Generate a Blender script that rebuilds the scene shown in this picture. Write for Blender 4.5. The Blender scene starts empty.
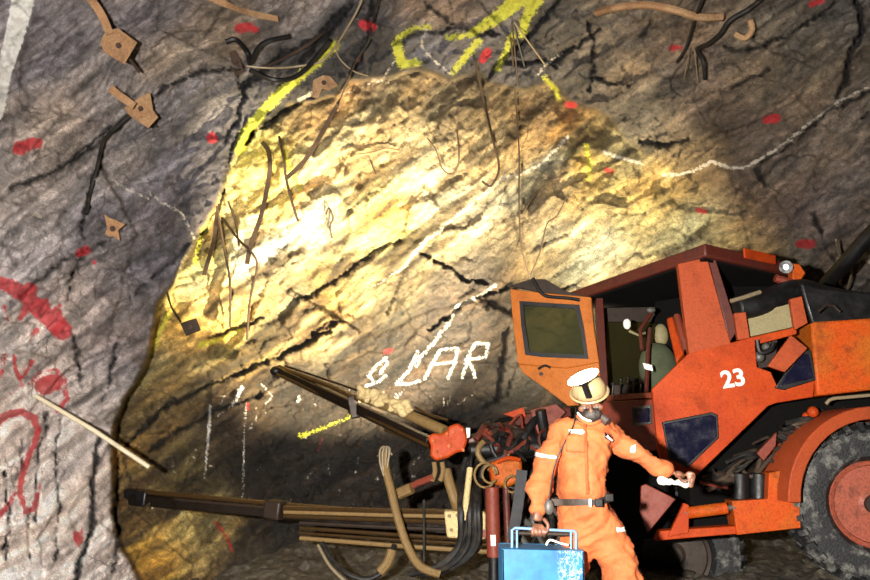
import bpy, bmesh, math, random
import numpy as np
from mathutils import Vector, Matrix, Euler
random.seed(7)
C = bpy.context.scene.collection
F = 760.0; PITCH = math.atan(150/760.0); EYE = 1.35
CP, SP = math.cos(PITCH), math.sin(PITCH)
def P(px, py, Y):
    """point of the place seen in direction (px, py) at distance Y down the tunnel"""
    u, v = (px-435)/F, (290-py)/F
    s = Y/(CP - v*SP)
    return Vector((u*s, Y, EYE + (SP + v*CP)*s))

# ------------------------------------------------------------------ render settings
sc = bpy.context.scene
sc.view_settings.view_transform = 'Standard'; sc.view_settings.look = 'None'
sc.view_settings.gamma = 1; sc.view_settings.use_curve_mapping = False
sc.view_settings.exposure = 0.0
cam = bpy.data.objects.new('camera', bpy.data.cameras.new('camera')); C.objects.link(cam)
cam.location = (0, 0, EYE); cam.rotation_euler = (math.pi/2 + PITCH, 0, 0)
cam.data.sensor_width = 36; cam.data.lens = 36*F/870; cam.data.clip_end = 100
sc.camera = cam
w = bpy.data.worlds.new('world'); sc.world = w; w.use_nodes = True
w.node_tree.nodes['Background'].inputs[0].default_value = (0.9, 0.82, 0.75, 1)
w.node_tree.nodes['Background'].inputs[1].default_value = 0.02

# ------------------------------------------------------------------ node helpers
def srgb(r, g, b):
    f = lambda c: (c/255/12.92) if c/255 <= 0.04045 else ((c/255+0.055)/1.055)**2.4
    return (f(r), f(g), f(b), 1)
class NT:
    def __init__(s, name):
        s.m = bpy.data.materials.new(name); s.m.use_nodes = True
        s.t = s.m.node_tree; s.b = s.t.nodes['Principled BSDF']; s.out = s.t.nodes['Material Output']
    def n(s, typ, **kw):
        nd = s.t.nodes.new(typ)
        for k, v in kw.items():
            if k in ('inp',):
                for kk, vv in v.items(): nd.inputs[kk].default_value = vv
            else: setattr(nd, k, v)
        return nd
    def l(s, a, b): s.t.links.new(a, b)
    def math(s, op, a, b=None, clamp=False):
        nd = s.t.nodes.new('ShaderNodeMath'); nd.operation = op; nd.use_clamp = clamp
        for i, x in enumerate((a, b)):
            if x is None: continue
            if isinstance(x, (int, float)): nd.inputs[i].default_value = x
            else: s.l(x, nd.inputs[i])
        return nd.outputs[0]
    def mix(s, fac, a, b, mode='MIX'):
        nd = s.t.nodes.new('ShaderNodeMix'); nd.data_type = 'RGBA'; nd.blend_type = mode
        for i, x in ((0, fac), (6, a), (7, b)):
            if isinstance(x, (int, float)): nd.inputs[i].default_value = x
            elif isinstance(x, tuple): nd.inputs[i].default_value = x
            else: s.l(x, nd.inputs[i])
        return nd.outputs[2]
    def noise(s, vec, scale, detail=4, rough=0.6, dist=0.0):
        nd = s.n('ShaderNodeTexNoise', inp={'Scale': scale, 'Detail': detail, 'Roughness': rough, 'Distortion': dist})
        if vec is not None: s.l(vec, nd.inputs['Vector'])
        return nd.outputs['Fac']
    def ramp(s, fac, stops):
        nd = s.t.nodes.new('ShaderNodeValToRGB'); e = nd.color_ramp.elements
        while len(e) < len(stops): e.new(0.5)
        for k, (p, c) in enumerate(stops):
            e[k].position = p; e[k].color = c if isinstance(c, tuple) else (c, c, c, 1)
        s.l(fac, nd.inputs[0]); return nd.outputs[0]

# ------------------------------------------------------------------ numpy noise
def _hash(i, j, seed):
    x = (i.astype(np.int64)*374761393 + j.astype(np.int64)*668265263 + seed*974634777) & 0xffffffff
    x = ((x ^ (x >> 13))*1274126177) & 0xffffffff
    return ((x ^ (x >> 16)) & 0xffffff)/float(0xffffff)
def vnoise(x, y, seed=0):
    xi, yi = np.floor(x), np.floor(y); fx, fy = x-xi, y-yi
    fx = fx*fx*fx*(fx*(fx*6-15)+10); fy = fy*fy*fy*(fy*(fy*6-15)+10)
    a, b = _hash(xi, yi, seed), _hash(xi+1, yi, seed)
    c, d = _hash(xi, yi+1, seed), _hash(xi+1, yi+1, seed)
    return (a*(1-fx)+b*fx)*(1-fy) + (c*(1-fx)+d*fx)*fy
def fbm(x, y, seed=0, o=5, g=0.5):
    s = 0; a = 1; t = 0
    for k in range(o):
        s = s + a*vnoise(x*2**k + 17.3*k, y*2**k - 9.1*k, seed+k); t += a; a *= g
    return s/t
def ridged(x, y, seed=0, o=5, g=0.5):
    s = 0; a = 1; t = 0
    for k in range(o):
        s = s + a*(1-np.abs(2*vnoise(x*2**k + 7.7*k, y*2**k + 3.1*k, seed+k)-1)); t += a; a *= g
    return s/t
def facets(x, y, seed=0, tilt=1.0):
    """broken rock: voronoi cells, each a tilted plane with its own offset; returns height and distance to the cell's edge"""
    xi, yi = np.floor(x), np.floor(y)
    d1 = np.full(x.shape, 9.0); d2 = np.full(x.shape, 9.0); h = np.zeros(x.shape)
    for i in (-1, 0, 1):
        for j in (-1, 0, 1):
            cx, cy = xi+i, yi+j
            qx = cx + _hash(cx, cy, seed); qy = cy + _hash(cx, cy, seed+1)
            dx, dy = x-qx, y-qy; d = dx*dx+dy*dy
            hh = _hash(cx, cy, seed+2) - .5 + tilt*(dx*(_hash(cx, cy, seed+3)-.5) + dy*(_hash(cx, cy, seed+4)-.5))
            m = d < d1
            d2 = np.where(m, d1, np.minimum(d2, d)); h = np.where(m, hh, h); d1 = np.where(m, d, d1)
    return h, np.sqrt(d2)-np.sqrt(d1)
def sstep(a, b, x):
    t = np.clip((x-a)/(b-a), 0, 1); return t*t*(3-2*t)
def rbf(pts, X, Y):
    A = np.array(pts, float); n = len(A); xy = A[:, :2]/100; v = A[:, 2:]
    def K(r2): return np.where(r2 > 1e-12, r2*np.log(r2+1e-12)*0.5, 0)
    D = ((xy[:, None]-xy[None])**2).sum(-1)
    M = np.zeros((n+3, n+3)); M[:n, :n] = K(D)+np.eye(n)*0.02; M[:n, n] = 1; M[:n, n+1:] = xy; M[n, :n] = 1; M[n+1:, :n] = xy.T
    W = np.linalg.solve(M, np.vstack([v, np.zeros((3, v.shape[1]))]))
    out = np.zeros(X.shape+(v.shape[1],))
    for k in range(n):
        out += K((X/100-xy[k, 0])**2+(Y/100-xy[k, 1])**2)[..., None]*W[k]
    out += W[n] + X[..., None]/100*W[n+1] + Y[..., None]/100*W[n+2]
    return out
def blend(pts, X, Y, p=4.5, soft=22):
    """inverse distance mix of values given at places on the rock"""
    A = np.array(pts, float); w = 0; s = 0
    for r in A:
        k = 1/(((X-r[0])**2+(Y-r[1])**2+soft*soft)**(p/2)); s = s + k[..., None]*r[2:]; w = w + k
    return s/w[..., None]
def stroke(X, Y, pts, r0, r1=None):
    """signed distance to a brushed line"""
    r1 = r0 if r1 is None else r1; best = np.full(X.shape, 99.0); n = len(pts)-1
    if n == 0: return np.hypot(X-pts[0][0], Y-pts[0][1]) - r0
    for k in range(n):
        (ax, ay), (bx, by) = pts[k], pts[k+1]; dx, dy = bx-ax, by-ay
        t = np.clip(((X-ax)*dx+(Y-ay)*dy)/(dx*dx+dy*dy+1e-9), 0, 1)
        d = np.hypot(X-ax-t*dx, Y-ay-t*dy) - (r0+(r1-r0)*((k+t)/n))
        best = np.minimum(best, d)
    return best
def strokes(X, Y, lst):
    b = np.full(X.shape, 99.0)
    for s in lst: b = np.minimum(b, stroke(X, Y, *s))
    return b

# ------------------------------------------------------------------ the rock
ST = 2.0
gx = np.arange(-170, 1041, ST); gy = np.arange(-150, 721, ST)
X, Y = np.meshgrid(gx, gy)
NX, NY = len(gx), len(gy)
# ragged coordinates so no edge is a drawn line
WX = X + 10*(fbm(X/40, Y/40, 5, 4)-.5) + 4*(fbm(X/9, Y/9, 6, 3)-.5)
WY = Y + 10*(fbm(X/40, Y/40, 15, 4)-.5) + 4*(fbm(X/9, Y/9, 16, 3)-.5)

brow = [(190,760),(150,620),(138,580),(119,545),(112,510),(112,470),(112,440),(122,405),(134,386),(148,356),(160,300),(187,256),(208,215),(222,190),(240,150),
        (250,130),(290,104),(333,95),(352,80),(385,79),(420,68),(450,76),(477,72),(492,82),(523,88),(545,82),(566,98),(600,112),(640,150),(690,185),
        (730,215),(800,252),(880,290),(1000,330),(1100,360)]
B = np.array(brow, float)
def inside_poly(X, Y, poly):
    ins = np.zeros(X.shape, bool); n = len(poly)
    for i in range(n):
        (x1, y1), (x2, y2) = poly[i], poly[(i+1) % n]
        if y1 == y2: continue
        ins ^= ((y1 > Y) != (y2 > Y)) & (X < (x2-x1)*(Y-y1)/(y2-y1)+x1)
    return ins
ins = inside_poly(WX, WY, brow+[(1100, 900), (190, 900)])
sd = np.abs(stroke(WX, WY, brow, 0.0)); sd = np.where(ins, sd, -sd)       # + inside the heading

outerY = rbf([(-170,-150,4.3),(-170,300,4.4),(-170,700,4.4),(0,0,6.0),(0,300,5.9),(0,580,5.5),(110,450,6.9),(110,580,6.6),(120,200,6.9),(250,110,7.8),(250,0,6.7),
              (435,-150,5.2),(435,0,6.9),(400,75,7.9),(540,75,8.0),(600,100,8.1),(650,0,6.7),(870,0,6.1),(1040,-150,4.7),
              (870,180,7.7),(720,200,8.5),(870,290,8.6),(1040,150,6.4),(1040,400,7.4)], X, Y)[..., 0]
innerY = rbf([(120,330,8.1),(115,420,8.0),(120,500,7.6),(140,600,7.3),(200,540,7.8),(230,160,8.9),(300,200,9.1),(270,470,9.2),(450,90,8.9),(450,300,9.4),(600,140,8.7),
              (700,230,9.0),(700,450,9.8),(860,350,9.3),(300,600,9.0),(600,620,9.4),(1040,400,9.4),(1040,700,9.4),(420,180,9.1),(400,460,9.5)], X, Y)[..., 0]
stepk = sstep(-2.5, 3.5, sd)
soft = sstep(560, 700, X)*(1-sstep(300, 400, Y)*0)                         # to the right the shoulder is gentle
stepk = stepk*(1-soft) + sstep(-45, 35, sd)*soft
base = outerY*(1-stepk) + innerY*stepk

# coordinates that lie on the rock (metres along and up the wall), so the strata keep their width where a wall turns away
u, v = (X-435)/F, (290-Y)/F
wx, wz = (X-435)/100, (440-Y)/100
lowleft = sstep(130, 90, X)*sstep(330, 430, Y)*(sd < 0)
a = np.radians(35) 
wq = wx + .30*(fbm(wx*.7, wz*.7, 50, 5)-.5); wr = wz + .30*(fbm(wx*.7, wz*.7, 60, 5)-.5)
U = wq*np.cos(a)+wr*np.sin(a); V = -wq*np.sin(a)+wr*np.cos(a)              # U runs with the foliation
f1, e1 = facets(U*.8, V*1.5, 100, 1.5)
f2, e2 = facets(U*2.2+5, V*4.2, 200, 1.6)
f3, e3 = facets(U*6, V*11, 300, 1.6)
f4, e4 = facets(U*14, V*22, 350, 1.6)
rough = .35 + 1.1*fbm(wx*.6, wz*.6, 70, 4)
disp = -(.20*f1 + .12*f2*rough + .055*f3*rough + .022*f4*rough + .22*(fbm(wx*.9, wz*.9, 80, 3)-.5) + .05*(fbm(U*5, V*11, 90, 4, .6)-.5)*rough
         + .03*(ridged(U*9, V*20, 91, 4, .6)-.5))
disp *= (1-.6*lowleft)
# edge of brow dips in smooth so the lip reads as a broken slab
lip = np.exp(-(sd/10)**2)
# cracks (real grooves in the rock)
cr = [([(60,420),(56,450),(60,500),(54,560)],.9,.5),([(2,470),(10,510),(6,560)],.8,.5),([(128,440),(118,460),(116,500)],1.2,1.2),([(30,500),(28,560)],.7,.4),([(246,84),(262,72),(285,54),(318,38),(346,8)],4.0,3.0),([(246,142),(262,124),(284,110),(300,102)],2.5,2.5),([(310,98),(332,92),(346,84)],2.5,3),([(236,70),(244,92),(238,118),(226,140)],1.4,1.0),([(60,166),(80,158),(104,140)],2.2,1.6),([(20,300),(60,262),(110,240)],.9,.6),([(130,300),(170,262),(205,230)],1.0,1.0),([(232,70),(215,70),(197,74),(167,87),(148,101),(127,117),(100,135),(85,150),(67,163),(43,177),(10,188)],2.0,1.0),
      ([(127,117),(112,132),(103,143),(98,165),(90,193)],1.8,1.0),([(90,193),(82,223),(83,240)],1.3,.8),([(83,258),(70,278),(69,300)],1.3,.6),
      ([(73,336),(78,360),(82,386)],1.7,1.0),([(117,343),(113,362),(107,386),(104,400)],1.5,.7),
      ([(99,438),(96,462),(92,489),(94,510),(93,530),(82,558),(73,584)],2.4,3.0),([(112,508),(117,528),(118,545),(110,573)],2.6,1.6),
      ([(48,412),(40,445),(36,480),(36,520)],.9,.6),([(22,440),(23,470)],.7,.5),([(8,540),(0,552)],1.2,.6),
      ([(395,43),(420,33),(437,32),(462,27),(480,33),(500,36)],1.4,1.0),([(262,130),(300,102),(338,92)],1.6,1.6),
      ([(300,60),(320,40),(336,25),(352,5)],3.0,1.6),([(340,92),(352,75),(370,40),(372,0)],1.5,1.2),([(425,0),(440,14),(452,24)],1.5,.8),
      ([(560,0),(548,15),(520,45),(495,65),(487,80)],2.2,2.0),([(505,62),(530,63),(548,58),(556,66)],2.5,1.5),([(556,60),(585,40),(600,28)],1.2,.8),
      ([(837,0),(815,18),(793,32),(768,44),(750,50),(722,47)],1.3,1.0),([(720,93),(745,82),(768,72)],1.0,.7),
      ([(857,0),(862,30),(850,55),(846,80),(838,96)],4.0,2.0),([(870,90),(845,104),(827,112),(800,140),(767,158),(755,170),(765,185)],1.4,1.0),
      ([(640,140),(665,146),(685,142)],1.1,.8),([(593,75),(610,83),(632,84)],1.3,.8),([(633,42),(645,36),(652,22)],1.3,.8),([(870,110),(862,118)],1.5,.8),
      ([(590,22),(595,60),(588,92)],1.5,.7),([(813,215),(822,240),(835,262)],1.0,.8),
      ([(222,195),(235,140),(246,120)],1.6,1.0),([(420,252),(440,262),(468,282),(490,284)],1.3,1.2),([(300,300),(330,285),(360,260),(400,240)],1.2,.5),
      ([(300,345),(330,325),(352,318)],1.3,.7),([(130,440),(170,405),(220,380),(268,362),(330,330)],1.7,1.4),([(150,450),(205,415),(260,395)],1.7,1.2),
      ([(210,338),(245,325),(262,318)],2.0,.8),([(125,455),(128,480)],1.2,.8),([(430,330),(470,300),(520,285)],1.6,1.0)]
crk = strokes(WX, WY, cr) if False else None
crk = np.full(X.shape, 99.0)
for pts, r0, r1 in cr: crk = np.minimum(crk, stroke(X+9*(fbm(X/10, Y/10, 33, 4, .6)-.5), Y+9*(fbm(X/10, Y/10, 34, 4, .6)-.5), pts, r0*.72, r1*.72))
groove = 1-sstep(-.9, 1.1, crk+2.2*(fbm(X/6, Y/6, 35, 2)-.5))
disp += .30*groove
base2 = base + disp*(1-.0*lip)
S2 = base2/(CP-v*SP)
VX, VY, VZ = u*S2, base2, EYE+(SP+v*CP)*S2

# rock tones: stone colour, with lit and shaded zones put in, r g b (sRGB 0-255)
tones_out = [(200,200,82,76,82),(178,168,94,88,92),(218,152,78,72,74),(190,235,84,76,80),(150,215,100,92,96),(140,140,112,104,100),(0,0,118,106,104),(60,40,108,98,98),(30,200,128,116,108),(150,20,104,94,94),(110,80,122,112,106),(170,60,136,116,92),(190,100,104,96,94),(60,130,128,112,98),
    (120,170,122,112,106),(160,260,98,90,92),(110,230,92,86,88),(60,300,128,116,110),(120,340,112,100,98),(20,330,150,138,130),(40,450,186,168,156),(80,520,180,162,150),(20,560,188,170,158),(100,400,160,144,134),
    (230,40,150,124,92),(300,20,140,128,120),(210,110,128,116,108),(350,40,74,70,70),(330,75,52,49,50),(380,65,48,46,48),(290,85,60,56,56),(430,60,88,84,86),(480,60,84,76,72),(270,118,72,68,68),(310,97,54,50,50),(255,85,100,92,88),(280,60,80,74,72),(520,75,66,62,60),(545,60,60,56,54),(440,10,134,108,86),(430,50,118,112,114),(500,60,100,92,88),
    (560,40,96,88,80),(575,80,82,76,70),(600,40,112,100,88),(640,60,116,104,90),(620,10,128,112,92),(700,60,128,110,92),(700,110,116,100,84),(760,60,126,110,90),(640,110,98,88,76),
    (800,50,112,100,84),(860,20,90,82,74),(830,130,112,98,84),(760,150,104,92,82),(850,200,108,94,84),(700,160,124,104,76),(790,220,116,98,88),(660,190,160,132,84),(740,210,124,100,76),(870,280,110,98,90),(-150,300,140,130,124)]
tones_in = [(400,98,120,94,58),(335,112,128,100,60),(470,106,124,98,62),(520,120,128,102,64),(300,125,150,122,78),(565,125,126,98,56),(283,160,200,172,80),(268,190,196,176,110),(200,250,202,178,96),(172,318,196,162,76),(240,338,190,168,92),(330,292,186,162,88),(395,215,190,164,90),(600,190,178,150,80),(585,160,176,144,70),(650,205,168,136,74),(135,500,150,118,60),(150,560,176,134,50),(190,505,150,128,72),(300,170,196,180,150),(340,130,180,160,118),(400,120,176,152,108),(450,95,112,92,66),(380,92,92,74,52),(540,110,124,106,80),(500,140,168,150,112),(250,250,196,184,156),(200,300,182,164,118),
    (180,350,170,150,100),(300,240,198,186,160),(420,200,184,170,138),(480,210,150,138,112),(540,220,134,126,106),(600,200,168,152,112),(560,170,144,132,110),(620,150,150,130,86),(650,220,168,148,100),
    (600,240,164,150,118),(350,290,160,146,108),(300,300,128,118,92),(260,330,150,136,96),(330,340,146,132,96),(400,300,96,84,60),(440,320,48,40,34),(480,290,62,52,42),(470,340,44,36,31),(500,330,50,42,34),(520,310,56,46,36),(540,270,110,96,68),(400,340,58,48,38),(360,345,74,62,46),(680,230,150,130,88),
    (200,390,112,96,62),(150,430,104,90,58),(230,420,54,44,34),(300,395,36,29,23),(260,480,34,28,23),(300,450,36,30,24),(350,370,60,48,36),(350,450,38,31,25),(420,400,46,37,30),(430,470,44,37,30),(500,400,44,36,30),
    (170,480,104,88,50),(165,530,222,184,100),(135,470,170,140,80),(212,550,170,142,84),(240,570,56,46,36),(300,540,40,34,28),(120,560,150,118,44),(400,560,44,36,30),(600,340,40,33,26),(600,400,36,30,24),(700,400,50,42,36),(850,330,90,80,72),(700,560,34,30,28)]  # gold lower left and brown under the lip: lamplight and shade in the colour
co, ci = blend(tones_out, WX, WY), blend(tones_in, WX, WY)
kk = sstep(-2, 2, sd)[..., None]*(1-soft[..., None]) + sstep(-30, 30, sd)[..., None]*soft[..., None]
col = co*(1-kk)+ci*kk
band = fbm(U*1.4, V*9, 400, 5, .6); band2 = fbm(U*5, V*26, 410, 4, .6); big = fbm(wx*1.3, wz*1.3, 420, 4)
col = col*(1 + .9*(band-.5) + .8*(band2-.5) + .35*(big-.5))[..., None]
warm = (fbm(U*.9, V*3.2, 430, 4)-.5)[..., None]*np.array([1.0, .15, -1.0])
col = col*(1+.30*sstep(260, 60, X)*(stepk < .5))[..., None]  # left wall lightened: the stronger flash there is put into the colour
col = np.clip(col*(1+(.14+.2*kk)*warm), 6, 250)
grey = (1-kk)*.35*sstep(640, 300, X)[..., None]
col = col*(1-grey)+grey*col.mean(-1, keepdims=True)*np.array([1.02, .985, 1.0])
# strata inside the heading: cream layers between darker ones
lay = sstep(.50, .66, fbm(U*.9+2, V*5.5, 440, 5, .62))*(stepk > .5)
col = col*(1-.42*lay[..., None]*np.array([1.15, 1.25, 1.4]))
col = col*(1-.72*groove[..., None])
# white quartz veins
rv = random.Random(11)
def rveins(n, x0, x1, y0, y1, angs, ln, r):
    o = []
    for _ in range(n):
        x, y, a_, l_ = rv.uniform(x0, x1), rv.uniform(y0, y1), math.radians(rv.choice(angs)+rv.uniform(-14, 14)), rv.uniform(*ln)
        o.append(([(x, y), (x+l_*.5*math.cos(a_)+rv.uniform(-2, 2), y-l_*.5*math.sin(a_)+rv.uniform(-2, 2)), (x+l_*math.cos(a_), y-l_*math.sin(a_))], rv.uniform(r*.2, r), -.8))
    return o
vein = rveins(110, 140, 560, 385, 545, (35, 45, 70, 95), (6, 34), 1.3) + rveins(40, 0, 860, 0, 330, (38,), (14, 46), .3) + [([(880,86),(860,90),(840,101),(827,110),(800,133),(767,153),(747,166),(730,166),(713,160),(693,171),(675,175),(663,175)],1.4,2.2),([(605,151),(622,157),(643,163)],2.2,1.6),
        ([(567,137),(555,150),(543,163),(525,172),(503,177)],2.2,1.6),([(503,178),(480,197),(455,218),(440,230)],1.2,1.6),([(440,230),(424,241),(417,250),(405,266)],2.6,2.0),([(405,266),(385,280),(350,300)],1.5,.6),
        ([(497,286),(478,297),(457,306),(447,326),(433,343),(424,352)],1.5,1.8),([(150,195),(165,205),(180,213),(188,225),(196,238)],1.4,1.2),([(110,180),(130,192),(150,200)],1.2,1.0),
        ([(430,20),(422,44),(432,58),(452,74)],1.8,1.2),([(560,55),(545,65),(535,75)],1.5,1.0),([(36,214),(44,218)],2.2,1.5),([(300,100),(315,90),(330,86)],2.0,1.0),([(395,60),(380,84),(372,80)],1.5,.8),
        ([(340,95),(375,82),(400,84)],1.0,.5),([(845,262),(862,256),(875,262)],3.0,4.5)]
white = [([(26,-40),(23,0),(14,38),(4,72),(-2,114)],14,6),
         ([(373,380),(368,376),(377,365),(386,358),(388,363),(380,372),(386,376),(378,382),(366,386)],1.5,1.5),
         ([(418,352),(408,372),(396,384),(408,384),(420,381)],1.6,1.4),([(424,352),(416,366)],1.4,1.4),
         ([(425,379),(433,362),(440,350),(458,348),(455,362),(448,378)],1.6,1.5),([(434,364),(455,362)],1.3,1.3),
         ([(462,378),(470,352),(476,343),(489,344),(485,357),(466,360),(472,366),(475,378)],1.6,1.6),
         ([(210,405),(209,430)],1.3,2.0),([(209,430),(207,452),(205,478)],1.8,.9),([(246,404),(244,440),(243,500)],.8,.9),([(242,388),(236,400),(229,408)],2.4,.8),([(262,384),(272,396),(266,404)],.8,.6)]
yellow = [([(240,150),(246,132),(262,112),(290,84),(318,62),(336,44)],6,5),([(397,45),(402,64),(418,62)],5.5,4),([(398,38),(415,28),(430,27)],3.6,2.4),
          ([(453,72),(466,56),(478,42)],3.2,4.5),([(448,38),(474,34)],3.6,3),([(470,34),(490,22),(507,10),(524,-6)],4,10),([(522,34),(525,20),(534,4),(540,-6)],5,7),
          ([(497,70),(506,52),(512,36)],2.6,4),([(545,78),(556,90),(560,100)],3,2),([(586,146),(590,165),(588,180)],2.6,1.4),([(152,352),(160,330),(172,310)],2.6,2.2),([(195,262),(200,240),(206,226)],2,1.5),
          ([(283,150),(290,170),(300,190)],3,2),([(200,345),(225,338),(240,330)],3,2),([(300,436),(325,428),(352,415)],2.2,1.2)]
red = [([(20,148),(30,144),(38,143)],8,6),([(240,28),(250,27),(256,30)],6,4),([(212,138)],6.5),([(78,254),(86,250)],4,5),([(362,24),(372,27)],5,5.5),([(371,26),(368,45),(352,70)],1.5,1.0),
       ([(482,60),(488,52)],4,5),([(568,105),(574,105)],4,4),([(672,48),(680,48)],3.6,3),([(766,120),(776,118)],4.5,5.5),([(800,244),(812,244)],5,5),([(76,534),(79,540)],4.2,5.5),([(82,528),(80,548)],1.6,1.0),
       ([(606,170),(612,171)],3,2.5),([(698,210),(706,212)],3.5,2.5),([(812,4),(822,1)],4,3),([(94,262)],3),
       ([(-10,280),(10,286),(26,296),(38,308),(52,320),(62,330)],7,11),([(30,290),(28,306),(20,318)],8,3),([(4,305),(8,320)],2,1.5),([(46,300),(50,312),(60,306)],3,3),([(36,330),(30,340)],4,1.5),([(58,310),(64,336)],4,4),
       ([(5,355),(2,372),(-4,384)],2.6,2.2),([(14,355),(15,368),(20,380),(32,362)],2.4,2.8),([(32,380),(42,371),(56,370),(66,378),(67,392)],2.0,1.6),([(44,386),(56,382)],10,9),([(0,402),(20,386),(34,382)],1.4,1.2),([(64,392),(68,398),(58,410)],3,3),
       ([(-4,424),(8,414),(22,412),(34,418),(38,430),(35,444),(28,458),(22,476),(20,494),(26,512),(34,508),(38,494)],4.6,3.2),([(-6,520),(6,508),(14,494)],4,2.6),([(42,468),(40,490),(36,512)],1.0,1.6),([(14,412),(22,470)],.6,.4),
       ([(216,522),(226,536),(233,552)],2.2,1.5),([(248,404),(247,412)],2,1.2),([(385,352),(392,350)],2.5,2),([(322,438),(318,450)],.8,.8)]
vn, wh, ye, re = strokes(WX*.5+X*.5, WY*.5+Y*.5, vein), strokes(X, Y, white), strokes(X, Y, yellow), strokes(X, Y, red)

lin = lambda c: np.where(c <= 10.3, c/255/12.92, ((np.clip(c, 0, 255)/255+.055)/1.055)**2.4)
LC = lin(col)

def rock_material():
    k = NT('rock')
    tc = k.n('ShaderNodeTexCoord').outputs['Object']
    st = k.n('ShaderNodeAttribute', attribute_name='strata').outputs['Vector']
    ms = k.n('ShaderNodeMapping'); ms.inputs['Scale'].default_value = (.42, 1, 1); k.l(st, ms.inputs[0])
    base = k.n('ShaderNodeAttribute', attribute_name='stone').outputs['Color']
    mk = k.n('ShaderNodeAttribute', attribute_name='marks').outputs['Vector']
    vn_ = k.n('ShaderNodeAttribute', attribute_name='vein').outputs['Fac']
    sp = k.n('ShaderNodeSeparateXYZ'); k.l(mk, sp.inputs[0])
    n1 = k.noise(ms.outputs[0], 16, 8, .75, .4); n2 = k.noise(tc, 60, 4, .6); n3 = k.noise(ms.outputs[0], 55, 5, .8, .3); n4 = k.noise(tc, 9, 4, .7)
    v = k.ramp(n1, [(.26, .28), (.44, .82), (.56, 1.12), (.74, 2.1)])
    calm = k.n('ShaderNodeAttribute', attribute_name='calm').outputs['Fac']
    c = k.mix(k.math('SUBTRACT', 1.0, k.math('MULTIPLY', calm, .68)), base, v, 'MULTIPLY')
    v2 = k.ramp(n3, [(.32, .55), (.5, 1.0), (.7, 1.5)])
    c = k.mix(k.math('SUBTRACT', .8, k.math('MULTIPLY', calm, .5)), c, v2, 'MULTIPLY')
    rust = k.math('MULTIPLY', k.math('SUBTRACT', n4, .55, True), 1.5, True)
    c = k.mix(k.math('MULTIPLY', rust, .6), c, srgb(120, 88, 52))
    vo = k.n('ShaderNodeTexVoronoi', feature='DISTANCE_TO_EDGE', inp={'Scale': 5.0})
    wv = k.n('ShaderNodeMix', data_type='VECTOR', inp={0: .10}); k.l(ms.outputs[0], wv.inputs[4]); wn = k.n('ShaderNodeTexNoise', inp={'Scale': 6.0, 'Detail': 5.0}); k.l(ms.outputs[0], wn.inputs[0]); k.l(wn.outputs['Color'], wv.inputs[5])
    k.l(wv.outputs[1], vo.inputs['Vector'])
    ck = k.math('MULTIPLY', k.math('SUBTRACT', 1.0, k.math('MULTIPLY', vo.outputs[0], 40), True), k.math('MULTIPLY', k.math('SUBTRACT', k.noise(tc, 2.5, 3, .6), .45, True), 5, True))
    c = k.mix(k.math('MULTIPLY', ck, .8), c, srgb(30, 26, 24))
    n5 = k.noise(st, 95, 3, .8, .5)
    c = k.mix(.8, c, k.ramp(n5, [(.34, .5), (.5, 1.), (.66, 1.45)]), 'MULTIPLY')
    fleck = k.math('MULTIPLY', k.math('SUBTRACT', n2, .66, True), 9, True)
    c = k.mix(k.math('MULTIPLY', fleck, .5), c, srgb(222, 212, 196))
    def mask(d, amp, sc_, soft=1.0):
        nn = k.math('MULTIPLY', k.math('SUBTRACT', k.noise(tc, sc_, 5, .7), .5), amp)
        return k.math('DIVIDE', k.math('SUBTRACT', nn, d), soft, True)
    c = k.mix(k.math('MULTIPLY', mask(vn_, 9, 22), .8), c, srgb(226, 216, 198))
    c = k.mix(k.math('MULTIPLY', mask(sp.outputs[2], 8, 34), .88), c, srgb(250, 246, 238))
    c = k.mix(k.math('MULTIPLY', mask(sp.outputs[1], 17, 26, 1.2), .85), c, srgb(206, 206, 62))
    c = k.mix(k.math('MULTIPLY', mask(sp.outputs[0], 9, 20, 1.5), .85), c, srgb(196, 34, 46))
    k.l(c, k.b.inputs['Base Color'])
    r = k.ramp(n1, [(.3, .42), (.7, .8)]); k.l(r, k.b.inputs['Roughness'])
    b1 = k.n('ShaderNodeBump', inp={'Strength': 1.0, 'Distance': .06}); k.l(n1, b1.inputs['Height'])
    b2 = k.n('ShaderNodeBump', inp={'Strength': 1.0, 'Distance': .02}); k.l(n3, b2.inputs['Height']); k.l(b1.outputs[0], b2.inputs['Normal'])
    k.l(b2.outputs[0], k.b.inputs['Normal'])
    return k.m
ROCK = rock_material()

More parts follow.
